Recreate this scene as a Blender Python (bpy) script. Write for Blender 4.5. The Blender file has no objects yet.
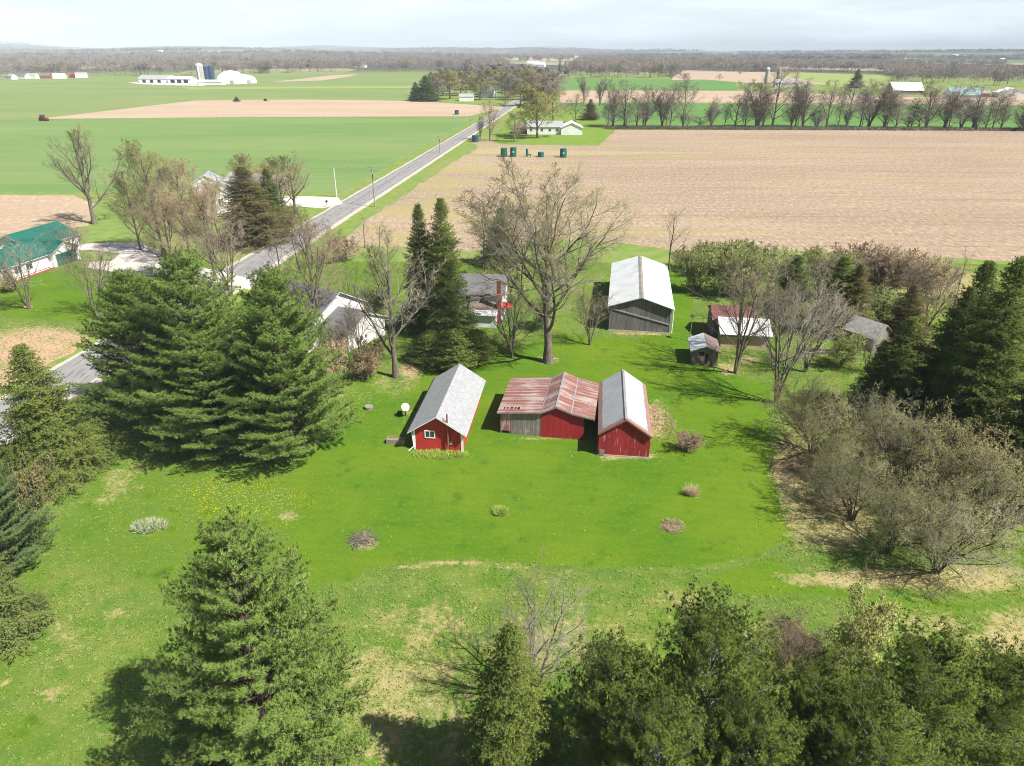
import bpy, math, random
import numpy as np
from mathutils import Vector, Matrix
sc = bpy.context.scene
COL = sc.collection
rad = math.radians
random.seed(7)
RNG = np.random.default_rng(11)

# ------------------------------------------------------------------ camera
CAM_H = 34.0
FPX = 700.0
CX, CY = 512.0, 383.0
PITCH = math.atan((CY - 49.0) / FPX)
ROLL = rad(0.23)
_c, _s = math.cos(PITCH), math.sin(PITCH)
_r0 = np.array([1, 0, 0.]); FWD = np.array([0, _c, -_s]); _u0 = np.array([0, _s, _c])
RIGHT = _r0 * math.cos(ROLL) + _u0 * math.sin(ROLL)
UP = -_r0 * math.sin(ROLL) + _u0 * math.cos(ROLL)
cam_d = bpy.data.cameras.new('camera')
cam = bpy.data.objects.new('camera', cam_d)
COL.objects.link(cam)
cam_d.sensor_width = 36.0
cam_d.lens = 36.0 * FPX / 1024.0
cam_d.clip_start = 0.5
cam_d.clip_end = 60000
m = Matrix(((RIGHT[0], UP[0], -FWD[0]), (RIGHT[1], UP[1], -FWD[1]), (RIGHT[2], UP[2], -FWD[2])))
cam.matrix_world = Matrix.Translation((0, 0, CAM_H)) @ m.to_4x4()
sc.camera = cam


def proj(P):
    P = np.atleast_2d(np.asarray(P, float)) - np.array([0, 0, CAM_H])
    d = P @ FWD
    return np.stack([CX + FPX * (P @ RIGHT) / d, CY - FPX * (P @ UP) / d], 1)


def G(px, py, z=0.0):
    """where a sight line meets the ground: used to survey the place from the photograph"""
    d = FWD + RIGHT * (px - CX) / FPX - UP * (py - CY) / FPX
    t = (z - CAM_H) / d[2]
    p = d * t + np.array([0, 0, CAM_H])
    return p


def height_of(g, ty):
    lo, hi = 0.0, 80.0
    for _ in range(40):
        mid = (lo + hi) / 2
        if proj(g + np.array([0, 0, mid]))[0, 1] > ty:
            lo = mid
        else:
            hi = mid
    return mid


def mpp(g, z=0):
    return float((g + np.array([0, 0, z - CAM_H])) @ FWD) / FPX


# ------------------------------------------------------------------ materials
class NT:
    def __init__(self, name):
        self.m = bpy.data.materials.new(name)
        self.m.use_nodes = True
        self.n = self.m.node_tree.nodes
        self.l = self.m.node_tree.links
        self.n.clear()
        self.out = self.n.new('ShaderNodeOutputMaterial')
        self._obj = None

    def add(self, t, **kw):
        nd = self.n.new(t)
        for k, v in kw.items():
            setattr(nd, k, v)
        return nd

    def put(self, sock, v):
        if isinstance(v, bpy.types.NodeSocket):
            self.l.new(v, sock)
        elif isinstance(v, (tuple, list)) and len(v) == 3 and sock.type == 'RGBA':
            sock.default_value = (*v, 1)
        else:
            sock.default_value = v

    def obj(self):
        if not self._obj:
            self._obj = self.add('ShaderNodeTexCoord').outputs['Object']
        return self._obj

    def mapv(self, scale=(1, 1, 1), vec=None, rot=(0, 0, 0)):
        nd = self.add('ShaderNodeMapping')
        self.put(nd.inputs['Vector'], vec or self.obj())
        nd.inputs['Scale'].default_value = scale
        nd.inputs['Rotation'].default_value = rot
        return nd.outputs[0]

    def noise(self, scale, detail=3, vec=None, rough=0.55, out='Fac', dist=0.0):
        nd = self.add('ShaderNodeTexNoise')
        self.put(nd.inputs['Vector'], vec or self.obj())
        nd.inputs['Scale'].default_value = scale
        nd.inputs['Detail'].default_value = detail
        nd.inputs['Roughness'].default_value = rough
        nd.inputs['Distortion'].default_value = dist
        return nd.outputs[out]

    def vor(self, scale, vec=None, out='Distance'):
        nd = self.add('ShaderNodeTexVoronoi')
        self.put(nd.inputs['Vector'], vec or self.obj())
        nd.inputs['Scale'].default_value = scale
        return nd.outputs[out]

    def white(self, v):
        nd = self.add('ShaderNodeTexWhiteNoise', noise_dimensions='1D')
        self.put(nd.inputs['W'], v)
        return nd.outputs['Value']

    def math(self, op, a, b=0.0, c=None, clamp=False):
        nd = self.add('ShaderNodeMath', operation=op, use_clamp=clamp)
        self.put(nd.inputs[0], a)
        self.put(nd.inputs[1], b)
        if c is not None:
            self.put(nd.inputs[2], c)
        return nd.outputs[0]

    def step(self, v, a, b):
        nd = self.add('ShaderNodeMapRange', interpolation_type='SMOOTHSTEP')
        self.put(nd.inputs['Value'], v)
        nd.inputs['From Min'].default_value = a
        nd.inputs['From Max'].default_value = b
        return nd.outputs['Result']

    def mix(self, f, a, b, mode='MIX'):
        nd = self.add('ShaderNodeMix', data_type='RGBA', blend_type=mode)
        self.put(nd.inputs['Factor'], f)
        self.put(nd.inputs['A'], a)
        self.put(nd.inputs['B'], b)
        return nd.outputs['Result']

    def attr(self, n):
        return self.add('ShaderNodeAttribute', attribute_name=n).outputs['Fac']

    def xyz(self, vec=None):
        nd = self.add('ShaderNodeSeparateXYZ')
        self.put(nd.inputs[0], vec or self.obj())
        return nd.outputs

    def bump(self, h, strength=0.5, dist=0.05):
        nd = self.add('ShaderNodeBump')
        nd.inputs['Strength'].default_value = strength
        nd.inputs['Distance'].default_value = dist
        self.put(nd.inputs['Height'], h)
        return nd.outputs[0]

    def rand(self):
        return self.add('ShaderNodeObjectInfo').outputs['Random']

    def finish(self, color, rough=0.85, metal=0.0, normal=None, spec=0.3):
        p = self.add('ShaderNodeBsdfPrincipled')
        self.put(p.inputs['Base Color'], color)
        self.put(p.inputs['Roughness'], rough)
        self.put(p.inputs['Metallic'], metal)
        p.inputs['Specular IOR Level'].default_value = spec
        if normal:
            self.put(p.inputs['Normal'], normal)
        self.l.new(p.outputs[0], self.out.inputs['Surface'])
        return self.m

    def leafy(self, color, trans=0.3, outward=True):
        d = self.add('ShaderNodeBsdfDiffuse')
        # soft foliage normals: the clump's outward side mixed with each needle's own
        g = self.add('ShaderNodeNewGeometry').outputs['Normal']
        x, y, z = self.xyz()
        cv = self.add('ShaderNodeCombineXYZ')
        if outward:
            r = self.math('SQRT', self.math('ADD', self.math('ADD', self.math('MULTIPLY', x, x), self.math('MULTIPLY', y, y)), 0.3))
            self.put(cv.inputs[0], self.math('DIVIDE', x, r)); self.put(cv.inputs[1], self.math('DIVIDE', y, r))
            cv.inputs[2].default_value = 0.75
        else:
            cv.inputs[2].default_value = 1.0
        vt = self.add('ShaderNodeVectorTransform', vector_type='VECTOR', convert_from='OBJECT', convert_to='WORLD')
        self.put(vt.inputs[0], cv.outputs[0])
        n0 = self.add('ShaderNodeVectorMath', operation='NORMALIZE'); self.put(n0.inputs[0], vt.outputs[0])
        n1 = self.add('ShaderNodeVectorMath', operation='MULTIPLY_ADD')
        self.put(n1.inputs[0], g); n1.inputs[1].default_value = (0.55, 0.55, 0.55); self.put(n1.inputs[2], n0.outputs[0])
        n2 = self.add('ShaderNodeVectorMath', operation='NORMALIZE'); self.put(n2.inputs[0], n1.outputs[0])
        self.put(d.inputs['Normal'], n2.outputs[0])
        t = self.add('ShaderNodeBsdfTranslucent')
        self.put(d.inputs['Color'], color)
        # a leaf reflects and lets through light on both sides
        self.put(t.inputs['Color'], self.mix(1.0, color, (min(1, 0.34 + trans),) * 3, 'MULTIPLY'))
        mx = self.add('ShaderNodeAddShader')
        self.l.new(d.outputs[0], mx.inputs[0])
        self.l.new(t.outputs[0], mx.inputs[1])
        self.l.new(mx.outputs[0], self.out.inputs['Surface'])
        return self.m


def plain(name, c, c2=None, scale=2.0, rough=0.8, metal=0.0, bump=0.0, spec=0.3):
    t = NT(name)
    if c2 is None:
        c2 = tuple(v * 0.75 for v in c)
    n = t.noise(scale, 5)
    col = t.mix(t.step(n, 0.3, 0.7), c, c2)
    return t.finish(col, rough, metal, t.bump(n, bump, 0.05) if bump else None, spec)


def boards(name, c, c2, wear, wear_amt, width=0.25, rough=0.85):
    """vertical boards: each its own tone, dark joints, worn paint"""
    t = NT(name)
    x, y, z = t.xyz()
    q = t.math('MULTIPLY', t.math('ADD', x, y), 1 / width)
    idx = t.math('FLOOR', q)
    fr = t.math('FRACT', q)
    col = t.mix(t.white(idx), c, c2)
    streak = t.noise(1.0, 6, t.mapv((9, 9, 0.9)), 0.65)
    patch = t.noise(0.6, 4)
    w = t.math('ADD', t.math('MULTIPLY', streak, 0.6), t.math('MULTIPLY', patch, 0.4))
    w = t.math('ADD', w, t.math('MULTIPLY', t.white(t.math('ADD', idx, 31.7)), 0.06))
    col = t.mix(t.step(w, 0.66 - wear_amt, 0.72 - wear_amt), col, wear)
    joint = t.math('LESS_THAN', fr, 0.1)
    col = t.mix(t.math('MULTIPLY', joint, 0.55), col, (0.03, 0.02, 0.018))
    return t.finish(col, rough, 0, t.bump(t.math('ADD', streak, t.math('MULTIPLY', joint, -1.5)), 0.4, 0.02))


def needles(name, a, b, c, trans=0.18, sc_=1.2, outward=True):
    t = NT(name)
    n = t.noise(sc_, 3)
    n2 = t.noise(9.0, 1)
    col = t.mix(t.step(n, 0.35, 0.65), a, b)
    col = t.mix(t.math('MULTIPLY', t.step(n2, 0.5, 0.72), 0.6), col, c)
    r = t.rand()
    col = t.mix(t.math('MULTIPLY', r, 0.35), col, b)
    return t.leafy(col, trans, outward)


def bark(name, a, b):
    t = NT(name)
    n = t.noise(3.0, 5, t.mapv((2, 2, 0.6)))
    col = t.mix(t.step(n, 0.35, 0.65), a, b)
    col = t.mix(t.math('MULTIPLY', t.rand(), 0.3), col, b)
    return t.finish(col, 0.95, 0, t.bump(n, 0.6, 0.03), 0.1)


M = {}
M['bark'] = bark('bark', (0.11, 0.09, 0.072), (0.2, 0.17, 0.14))
M['bark_pale'] = bark('bark_pale', (0.2, 0.18, 0.155), (0.34, 0.31, 0.27))
M['bark_dark'] = bark('bark_dark', (0.075, 0.058, 0.045), (0.13, 0.1, 0.08))
M['twig'] = needles('twig', (0.216, 0.18, 0.14), (0.288, 0.248, 0.196), (0.216, 0.18, 0.14), 0.1)
M['twig_grey'] = needles('twig_grey', (0.2513, 0.2285, 0.198), (0.3275, 0.3046, 0.2666), (0.2513, 0.2285, 0.198), 0.1)
M['twig_pink'] = needles('twig_pink', (0.24, 0.18, 0.132), (0.296, 0.232, 0.172), (0.24, 0.18, 0.132), 0.1)
M['twig_far'] = needles('twig_far', (0.2, 0.172, 0.148), (0.264, 0.228, 0.2), (0.2, 0.172, 0.148), 0.1)
M['bud_olive'] = needles('bud_olive', (0.187, 0.1815, 0.0495), (0.264, 0.231, 0.0825), (0.154, 0.176, 0.044), 0.35)
M['bud_yellow'] = needles('bud_yellow', (0.26, 0.21, 0.06), (0.3, 0.23, 0.08), (0.2, 0.19, 0.05), 0.35)
M['bud_pink'] = needles('bud_pink', (0.33, 0.25, 0.16), (0.29, 0.22, 0.14), (0.28, 0.25, 0.12), 0.3)
M['bud_rust'] = needles('bud_rust', (0.255, 0.1725, 0.091), (0.204, 0.161, 0.104), (0.2125, 0.207, 0.104), 0.3)
M['leaf_sage'] = needles('leaf_sage', (0.2495, 0.2607, 0.0851), (0.2994, 0.3019, 0.1134), (0.1913, 0.2242, 0.0567), 0.45, 0.5)
M['leaf_fresh'] = needles('leaf_fresh', (0.19, 0.23, 0.07), (0.24, 0.255, 0.1), (0.14, 0.18, 0.05), 0.4, 0.5)
M['pine'] = needles('pine_needles', (0.1175, 0.181, 0.0353), (0.1737, 0.2363, 0.0617), (0.0869, 0.1408, 0.0282))
M['pine_blue'] = needles('pine_needles_blue', (0.0971, 0.1504, 0.051), (0.1318, 0.182, 0.0663), (0.0694, 0.1108, 0.0382))
M['scrub'] = needles('scrub_needles', (0.1107, 0.153, 0.0298), (0.1763, 0.2205, 0.051), (0.0697, 0.099, 0.0238), 0.12, 0.9)
M['spruce'] = needles('spruce_needles', (0.1097, 0.1544, 0.0378), (0.1687, 0.2057, 0.0567), (0.0844, 0.1176, 0.0315))
M['spruce_yellow'] = needles('spruce_needles_yellow', (0.1155, 0.1607, 0.0315), (0.1636, 0.197, 0.045), (0.0867, 0.1296, 0.027))
M['spruce_dark'] = needles('spruce_needles_dark', (0.0776, 0.1148, 0.0339), (0.132, 0.1619, 0.0484), (0.0698, 0.0883, 0.029))
M['conifer_brown'] = needles('conifer_brown', (0.12, 0.12, 0.0495), (0.174, 0.144, 0.066), (0.09, 0.102, 0.0385))
M['straw'] = needles('dry_straw', (0.42, 0.34, 0.22), (0.34, 0.26, 0.17), (0.5, 0.43, 0.3), 0.5, 2.0, False)
M['pale_plant'] = needles('pale_plant', (0.225, 0.2592, 0.154), (0.3, 0.324, 0.21), (0.1875, 0.2376, 0.105), 0.5, 2.0, False)
M['gold'] = needles('gold_needles', (0.1625, 0.1805, 0.0365), (0.2137, 0.2185, 0.0527), (0.1197, 0.1425, 0.0284))
M['brush'] = needles('brush_twigs', (0.1913, 0.1346, 0.0982), (0.255, 0.1897, 0.1428), (0.153, 0.1102, 0.0833), 0.4, 2.0, False)
M['grass_blade'] = needles('grass_blades', (0.12, 0.2, 0.03), (0.22, 0.25, 0.07), (0.34, 0.3, 0.14), 0.35, 0.35, False)
M['grass_tuft'] = needles('grass_tuft', (0.2, 0.27, 0.05), (0.25, 0.3, 0.07), (0.28, 0.3, 0.1), 0.5, 2, False)

M['white_paint'] = plain('white_paint', (0.8, 0.8, 0.78), (0.72, 0.72, 0.7), 1.0)
M['white_siding'] = plain('white_siding', (0.78, 0.78, 0.76), (0.68, 0.68, 0.66), 0.7)
M['black_glass'] = plain('window_glass', (0.03, 0.035, 0.04), (0.05, 0.06, 0.07), 1.0, 0.12, 0, 0, 0.5)
M['opening_shade'] = plain('painted_opening_shade', (0.02, 0.018, 0.016))  # near-black colour standing in for the shade inside openings
M['red_paint'] = boards('red_board_siding', (0.52, 0.038, 0.03), (0.46, 0.032, 0.025), (0.56, 0.14, 0.11), 0.03, 0.3)
M['red_worn'] = boards('worn_red_boards', (0.34, 0.026, 0.03), (0.25, 0.02, 0.024), (0.38, 0.26, 0.23), 0.08, 0.22)
M['red_dull'] = boards('dull_red_boards', (0.38, 0.024, 0.028), (0.31, 0.02, 0.024), (0.2, 0.05, 0.045), 0.02, 0.3)
M['red_faded'] = boards('faded_red_boards', (0.36, 0.14, 0.13), (0.26, 0.1, 0.1), (0.4, 0.34, 0.32), 0.15, 0.2)
M['grey_boards'] = boards('weathered_grey_boards', (0.27, 0.24, 0.21), (0.17, 0.15, 0.135), (0.36, 0.33, 0.3), 0.1, 0.2)
M['barn_boards'] = boards('dark_weathered_boards', (0.17, 0.155, 0.16), (0.11, 0.1, 0.105), (0.24, 0.22, 0.22), 0.1, 0.24)
M['brown_boards'] = boards('brown_boards', (0.24, 0.19, 0.15), (0.15, 0.12, 0.1), (0.32, 0.28, 0.24), 0.1, 0.2)
M['plywood'] = plain('tan_plywood', (0.55, 0.4, 0.27), (0.45, 0.33, 0.22), 1.2)
M['brick'] = plain('red_brick', (0.3, 0.09, 0.065), (0.22, 0.07, 0.055), 6)
M['red_canvas'] = plain('red_canvas', (0.62, 0.08, 0.07), (0.5, 0.06, 0.05), 2)
M['steel'] = plain('galvanised_steel', (0.38, 0.38, 0.385), (0.3, 0.3, 0.305), 2, 0.5, 0.3)
M['rust_pipe'] = plain('rusty_pipe', (0.28, 0.11, 0.06), (0.2, 0.09, 0.06), 5)
M['pole_wood'] = plain('pole_wood', (0.34, 0.3, 0.26), (0.26, 0.23, 0.2), 1)
M['pole_light'] = plain('pole_light', (0.62, 0.6, 0.56), (0.5, 0.48, 0.45), 1)
M['tank_green'] = plain('tank_green', (0.015, 0.13, 0.095), (0.02, 0.1, 0.08), 0.8, 0.5)
M['tank_blue'] = plain('tank_blue', (0.03, 0.07, 0.11), (0.04, 0.09, 0.13), 0.8, 0.5)
M['concrete'] = plain('concrete', (0.42, 0.39, 0.35), (0.34, 0.31, 0.28), 0.6)
M['silo_blue'] = plain('silo_blue', (0.03, 0.075, 0.17), (0.025, 0.06, 0.14), 0.4, 0.4)
M['black'] = plain('black_rubber', (0.02, 0.02, 0.02))
M['planter'] = plain('planter_wood', (0.28, 0.25, 0.22), (0.2, 0.18, 0.16), 3)
M['soil'] = plain('bare_soil', (0.3, 0.2, 0.13), (0.22, 0.15, 0.1), 2)
M['stick'] = plain('weathered_sticks', (0.2, 0.165, 0.15), (0.12, 0.1, 0.095), 5)
M['teal_roof'] = plain('teal_roof', (0.16, 0.3, 0.3), (0.2, 0.34, 0.33), 0.3, 0.6)
M['grey_roof'] = plain('grey_roof', (0.35, 0.35, 0.36), (0.28, 0.28, 0.29), 0.5)
M['red_roof'] = plain('red_shed_paint', (0.35, 0.04, 0.04), (0.3, 0.04, 0.04), 0.5)


def metal_roof(name, c, c2, rust, rust_amt, rib=0.6, rust_dir=(0.35, 7, 0.35), edge=None, rough=0.55):
    """ribbed sheet metal, ribs run down the slope; rust in streaks"""
    t = NT(name)
    x, y, z = t.xyz()
    fr = t.math('FRACT', t.math('MULTIPLY', y, 1 / rib))
    ribm = t.math('LESS_THAN', fr, 0.12)
    idx = t.math('FLOOR', t.math('MULTIPLY', y, 1 / (rib * 1.0)))
    n = t.noise(1.0, 6, t.mapv(rust_dir), 0.6)
    n2 = t.noise(0.5, 4)
    col = t.mix(t.step(n2, 0.3, 0.7), c, c2)
    f = t.math('ADD', t.math('MULTIPLY', n, 0.65), t.math('MULTIPLY', n2, 0.35))
    f = t.math('ADD', f, t.math('MULTIPLY', t.math('SUBTRACT', t.white(idx), 0.5), 0.08))
    col = t.mix(t.step(f, 0.62 - rust_amt, 0.72 - rust_amt), col, rust)
    if edge:
        ax = t.math('ABSOLUTE', x)
        jag = t.math('MULTIPLY', t.math('SUBTRACT', t.noise(4.0, 4), 0.5), 0.35)
        e = t.math('GREATER_THAN', t.math('ADD', ax, jag), edge[0])
        e2 = t.math('LESS_THAN', t.math('ADD', y, jag), edge[1])
        e = t.math('MAXIMUM', e, e2)
        col = t.mix(t.math('MULTIPLY', e, 0.85), col, (0.3, 0.13, 0.1))
    col = t.mix(t.math('MULTIPLY', ribm, 0.35), col, (0.5, 0.45, 0.44) if rust_amt > 0 else (0.25, 0.25, 0.26))
    return t.finish(col, rough, 0.15, t.bump(ribm, 0.6, 0.04), 0.35)


M['rusty_roof'] = metal_roof('rusty_metal_roof', (0.4, 0.32, 0.3), (0.32, 0.22, 0.2), (0.24, 0.1, 0.075), 0.19, 0.62, (0.25, 5, 0.25))
M['tin_roof'] = metal_roof('grey_metal_roof', (0.36, 0.385, 0.41), (0.44, 0.465, 0.48), (0.38, 0.33, 0.3), -0.06, 0.55, edge=(2.06, 0.28))
M['white_roof'] = metal_roof('white_metal_roof', (0.74, 0.75, 0.74), (0.68, 0.69, 0.69), (0.58, 0.56, 0.52), -0.02, 0.9, rough=0.45)
M['white_roof_l'] = metal_roof('stained_white_roof', (0.66, 0.67, 0.66), (0.55, 0.56, 0.56), (0.4, 0.38, 0.34), 0.03, 0.9, (0.5, 3, 0.5), rough=0.5)
M['shed_white_roof'] = metal_roof('shed_white_roof', (0.68, 0.69, 0.7), (0.55, 0.57, 0.58), (0.4, 0.33, 0.29), 0.0, 0.6)
M['maroon_roof'] = metal_roof('maroon_roof', (0.2, 0.07, 0.06), (0.16, 0.06, 0.055), (0.12, 0.05, 0.04), 0.0, 0.6)
M['green_roof'] = metal_roof('green_metal_roof', (0.006, 0.12, 0.085), (0.008, 0.14, 0.1), (0.007, 0.105, 0.075), -0.1, 0.5, rough=0.5)
M['far_white_roof'] = plain('far_white_roof', (0.78, 0.78, 0.76), (0.7, 0.7, 0.68), 0.2)


def shingle(name, c, c2):
    t = NT(name)
    x, y, z = t.xyz()
    row = t.math('FLOOR', t.math('MULTIPLY', z, 8.5))
    v = t.add('ShaderNodeCombineXYZ')
    t.put(v.inputs[0], t.math('ADD', t.math('MULTIPLY', y, 3.0), t.math('MULTIPLY', t.white(row), 5.0)))
    t.put(v.inputs[1], row)
    w = t.add('ShaderNodeTexVoronoi')
    t.put(w.inputs['Vector'], v.outputs[0])
    w.inputs['Scale'].default_value = 1.0
    n = t.noise(1.2, 5)
    g = t.noise(30, 2)
    f = t.math('ADD', t.math('MULTIPLY', w.outputs['Color'], 0.6), t.math('MULTIPLY', n, 0.4))
    col = t.mix(f, c, c2)
    col = t.mix(t.math('MULTIPLY', t.step(g, 0.45, 0.7), 0.3), col, tuple(q * 0.5 for q in c))
    zf = t.math('FRACT', t.math('MULTIPLY', z, 8.5))
    col = t.mix(t.math('MULTIPLY', t.math('LESS_THAN', zf, 0.18), 0.25), col, tuple(q * 0.45 for q in c))
    return t.finish(col, 0.9, 0, t.bump(g, 0.3, 0.02))


M['shingle_grey'] = shingle('grey_shingles', (0.24, 0.25, 0.26), (0.4, 0.41, 0.42))
M['shingle_dark'] = shingle('dark_shingles', (0.1, 0.1, 0.105), (0.2, 0.19, 0.19))
M['shingle_brown'] = shingle('brown_shingles', (0.14, 0.11, 0.095), (0.24, 0.18, 0.15))
M['shingle_worn'] = shingle('worn_shingles', (0.2, 0.2, 0.19), (0.45, 0.43, 0.41))

# ------------------------------------------------------------------ mesh tools


class MB:
    """collects shapes; build() links them as one mesh object"""

    def __init__(self):
        self.v = []; self.f = []; self.mi = []

    def poly(self, pts, mi=0):
        b = len(self.v)
        self.v += [tuple(map(float, p)) for p in pts]
        self.f.append(list(range(b, b + len(pts)))); self.mi.append(mi)

    def hull(self, bot, top, mi=0):
        """prism between two loops of the same length"""
        n = len(bot); b = len(self.v)
        self.v += [tuple(map(float, p)) for p in bot] + [tuple(map(float, p)) for p in top]
        self.f.append(list(range(b + n - 1, b - 1, -1))); self.mi.append(mi)
        self.f.append(list(range(b + n, b + 2 * n))); self.mi.append(mi)
        for i in range(n):
            j = (i + 1) % n
            self.f.append([b + i, b + j, b + n + j, b + n + i]); self.mi.append(mi)

    def box(self, x0, x1, y0, y1, z0, z1, mi=0):
        self.hull([(x0, y0, z0), (x1, y0, z0), (x1, y1, z0), (x0, y1, z0)],
                  [(x0, y0, z1), (x1, y0, z1), (x1, y1, z1), (x0, y1, z1)], mi)

    def slab(self, xa, za, xb, zb, y0, y1, t=0.07, mi=0):
        """sloping sheet whose underside runs from (xa,za) to (xb,zb)"""
        self.hull([(xa, y0, za), (xb, y0, zb), (xb, y1, zb), (xa, y1, za)],
                  [(xa, y0, za + t), (xb, y0, zb + t), (xb, y1, zb + t), (xa, y1, za + t)], mi)

    def tube(self, p0, p1, r0, r1=None, n=8, mi=0):
        r1 = r0 if r1 is None else r1
        p0 = Vector(p0); p1 = Vector(p1)
        d = (p1 - p0).normalized()
        a = d.orthogonal().normalized(); b = d.cross(a)
        L0 = [p0 + (a * math.cos(q) + b * math.sin(q)) * r0 for q in (2 * math.pi * i / n for i in range(n))]
        L1 = [p1 + (a * math.cos(q) + b * math.sin(q)) * r1 for q in (2 * math.pi * i / n for i in range(n))]
        self.hull(L0, L1, mi)

    def dome(self, c, r, h, n=14, k=5, mi=0):
        c = Vector(c)
        prev = None
        for j in range(k + 1):
            a = j / k * math.pi / 2
            rr = max(r * math.cos(a), 0.001); z = h * math.sin(a)
            ring = [c + Vector((rr * math.cos(2 * math.pi * i / n), rr * math.sin(2 * math.pi * i / n), z)) for i in range(n)]
            if prev:
                for i in range(n):
                    self.poly([prev[i], prev[(i + 1) % n], ring[(i + 1) % n], ring[i]], mi)
            prev = ring

    def build(self, name, mats, parent=None):
        me = bpy.data.meshes.new(name)
        me.from_pydata(self.v, [], self.f)
        for q in (mats if isinstance(mats, (list, tuple)) else [mats]):
            me.materials.append(M[q] if isinstance(q, str) else q)
        me.polygons.foreach_set('material_index', self.mi)
        me.update()
        o = bpy.data.objects.new(name, me)
        COL.objects.link(o)
        if parent:
            o.parent = parent
        return o


def tag(o, label=None, cat=None, group=None, kind=None):
    if label: o['label'] = label
    if cat: o['category'] = cat
    if group: o['group'] = group
    if kind: o['kind'] = kind
    return o


def thing(name, label, cat, loc=(0, 0, 0), rz=0.0, group=None):
    o = bpy.data.objects.new(name, None)
    COL.objects.link(o)
    o.location = [float(q) for q in loc]
    o.rotation_euler = (0, 0, float(rz))
    o.empty_display_size = 0.3
    return tag(o, label, cat, group)


def np_mesh(name, parts, mats):
    """parts: list of (verts (n,3), faces (m,k) int, material index)"""
    me = bpy.data.meshes.new(name)
    nv = sum(len(p[0]) for p in parts)
    V = np.concatenate([p[0] for p in parts]).astype(np.float32)
    loops = []; starts = []; mi = []
    off = 0; ls = 0
    for v, f, k in parts:
        f = np.asarray(f, np.int32)
        loops.append((f + off).ravel())
        starts.append(ls + np.arange(len(f), dtype=np.int32) * f.shape[1])
        mi.append(np.full(len(f), k, np.int32))
        off += len(v); ls += f.size
    loops = np.concatenate(loops); starts = np.concatenate(starts); mi = np.concatenate(mi)
    me.vertices.add(nv); me.vertices.foreach_set('co', V.ravel())
    me.loops.add(len(loops)); me.loops.foreach_set('vertex_index', loops)
    me.polygons.add(len(starts)); me.polygons.foreach_set('loop_start', starts)
    me.polygons.foreach_set('material_index', mi)
    for q in mats:
        me.materials.append(M[q])
    me.update(calc_edges=True)
    return me


def nrm(v):
    return v / np.maximum(np.linalg.norm(v, axis=-1, keepdims=True), 1e-9)


def tubes(P, R, s, mi=0):
    """polylines P (n,k,3) with radii R (n,k) as s-sided tapering tubes"""
    n, k, _ = P.shape
    T = np.empty_like(P)
    T[:, 1:-1] = P[:, 2:] - P[:, :-2]
    T[:, 0] = P[:, 1] - P[:, 0]; T[:, -1] = P[:, -1] - P[:, -2]
    T = nrm(T)
    ref = np.where(np.abs(T[..., 2:3]) > 0.9, np.array([1., 0, 0]), np.array([0, 0, 1.]))
    A = nrm(np.cross(T, ref)); B = np.cross(T, A)
    ang = np.arange(s) * 2 * np.pi / s
    V = (P[:, :, None] + (A[:, :, None] * np.cos(ang)[None, None, :, None] + B[:, :, None] * np.sin(ang)[None, None, :, None]) * R[:, :, None, None])
    idx = np.arange(n * k * s).reshape(n, k, s)
    a = idx[:, :-1]; b = idx[:, 1:]
    F = np.stack([a, np.roll(a, -1, 2), np.roll(b, -1, 2), b], -1).reshape(-1, 4)
    return V.reshape(-1, 3), F, mi


def blades(P, D, n, ln, wd, spread, rng, mi=0, jit=0.0):
    """n slender triangles per point, fanning about direction D"""
    N = len(P)
    d = nrm(D[:, None] + spread * rng.normal(size=(N, n, 3)))
    L = ln * rng.uniform(0.7, 1.2, (N, n, 1))
    side = nrm(np.cross(d, rng.normal(size=(N, n, 3)))) * wd * 0.5
    p = np.repeat(P[:, None], n, 1) + jit * rng.normal(size=(N, n, 3))
    a = p - side; b = p + side; c = p + d * L
    # a slight kite: widest a third of the way up
    V = np.stack([a + d * L * 0.25, p, b + d * L * 0.25, c], 2).reshape(-1, 3)
    F = np.arange(N * n * 4).reshape(-1, 4)
    return V, F, mi


# ------------------------------------------------------------------ trees


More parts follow.
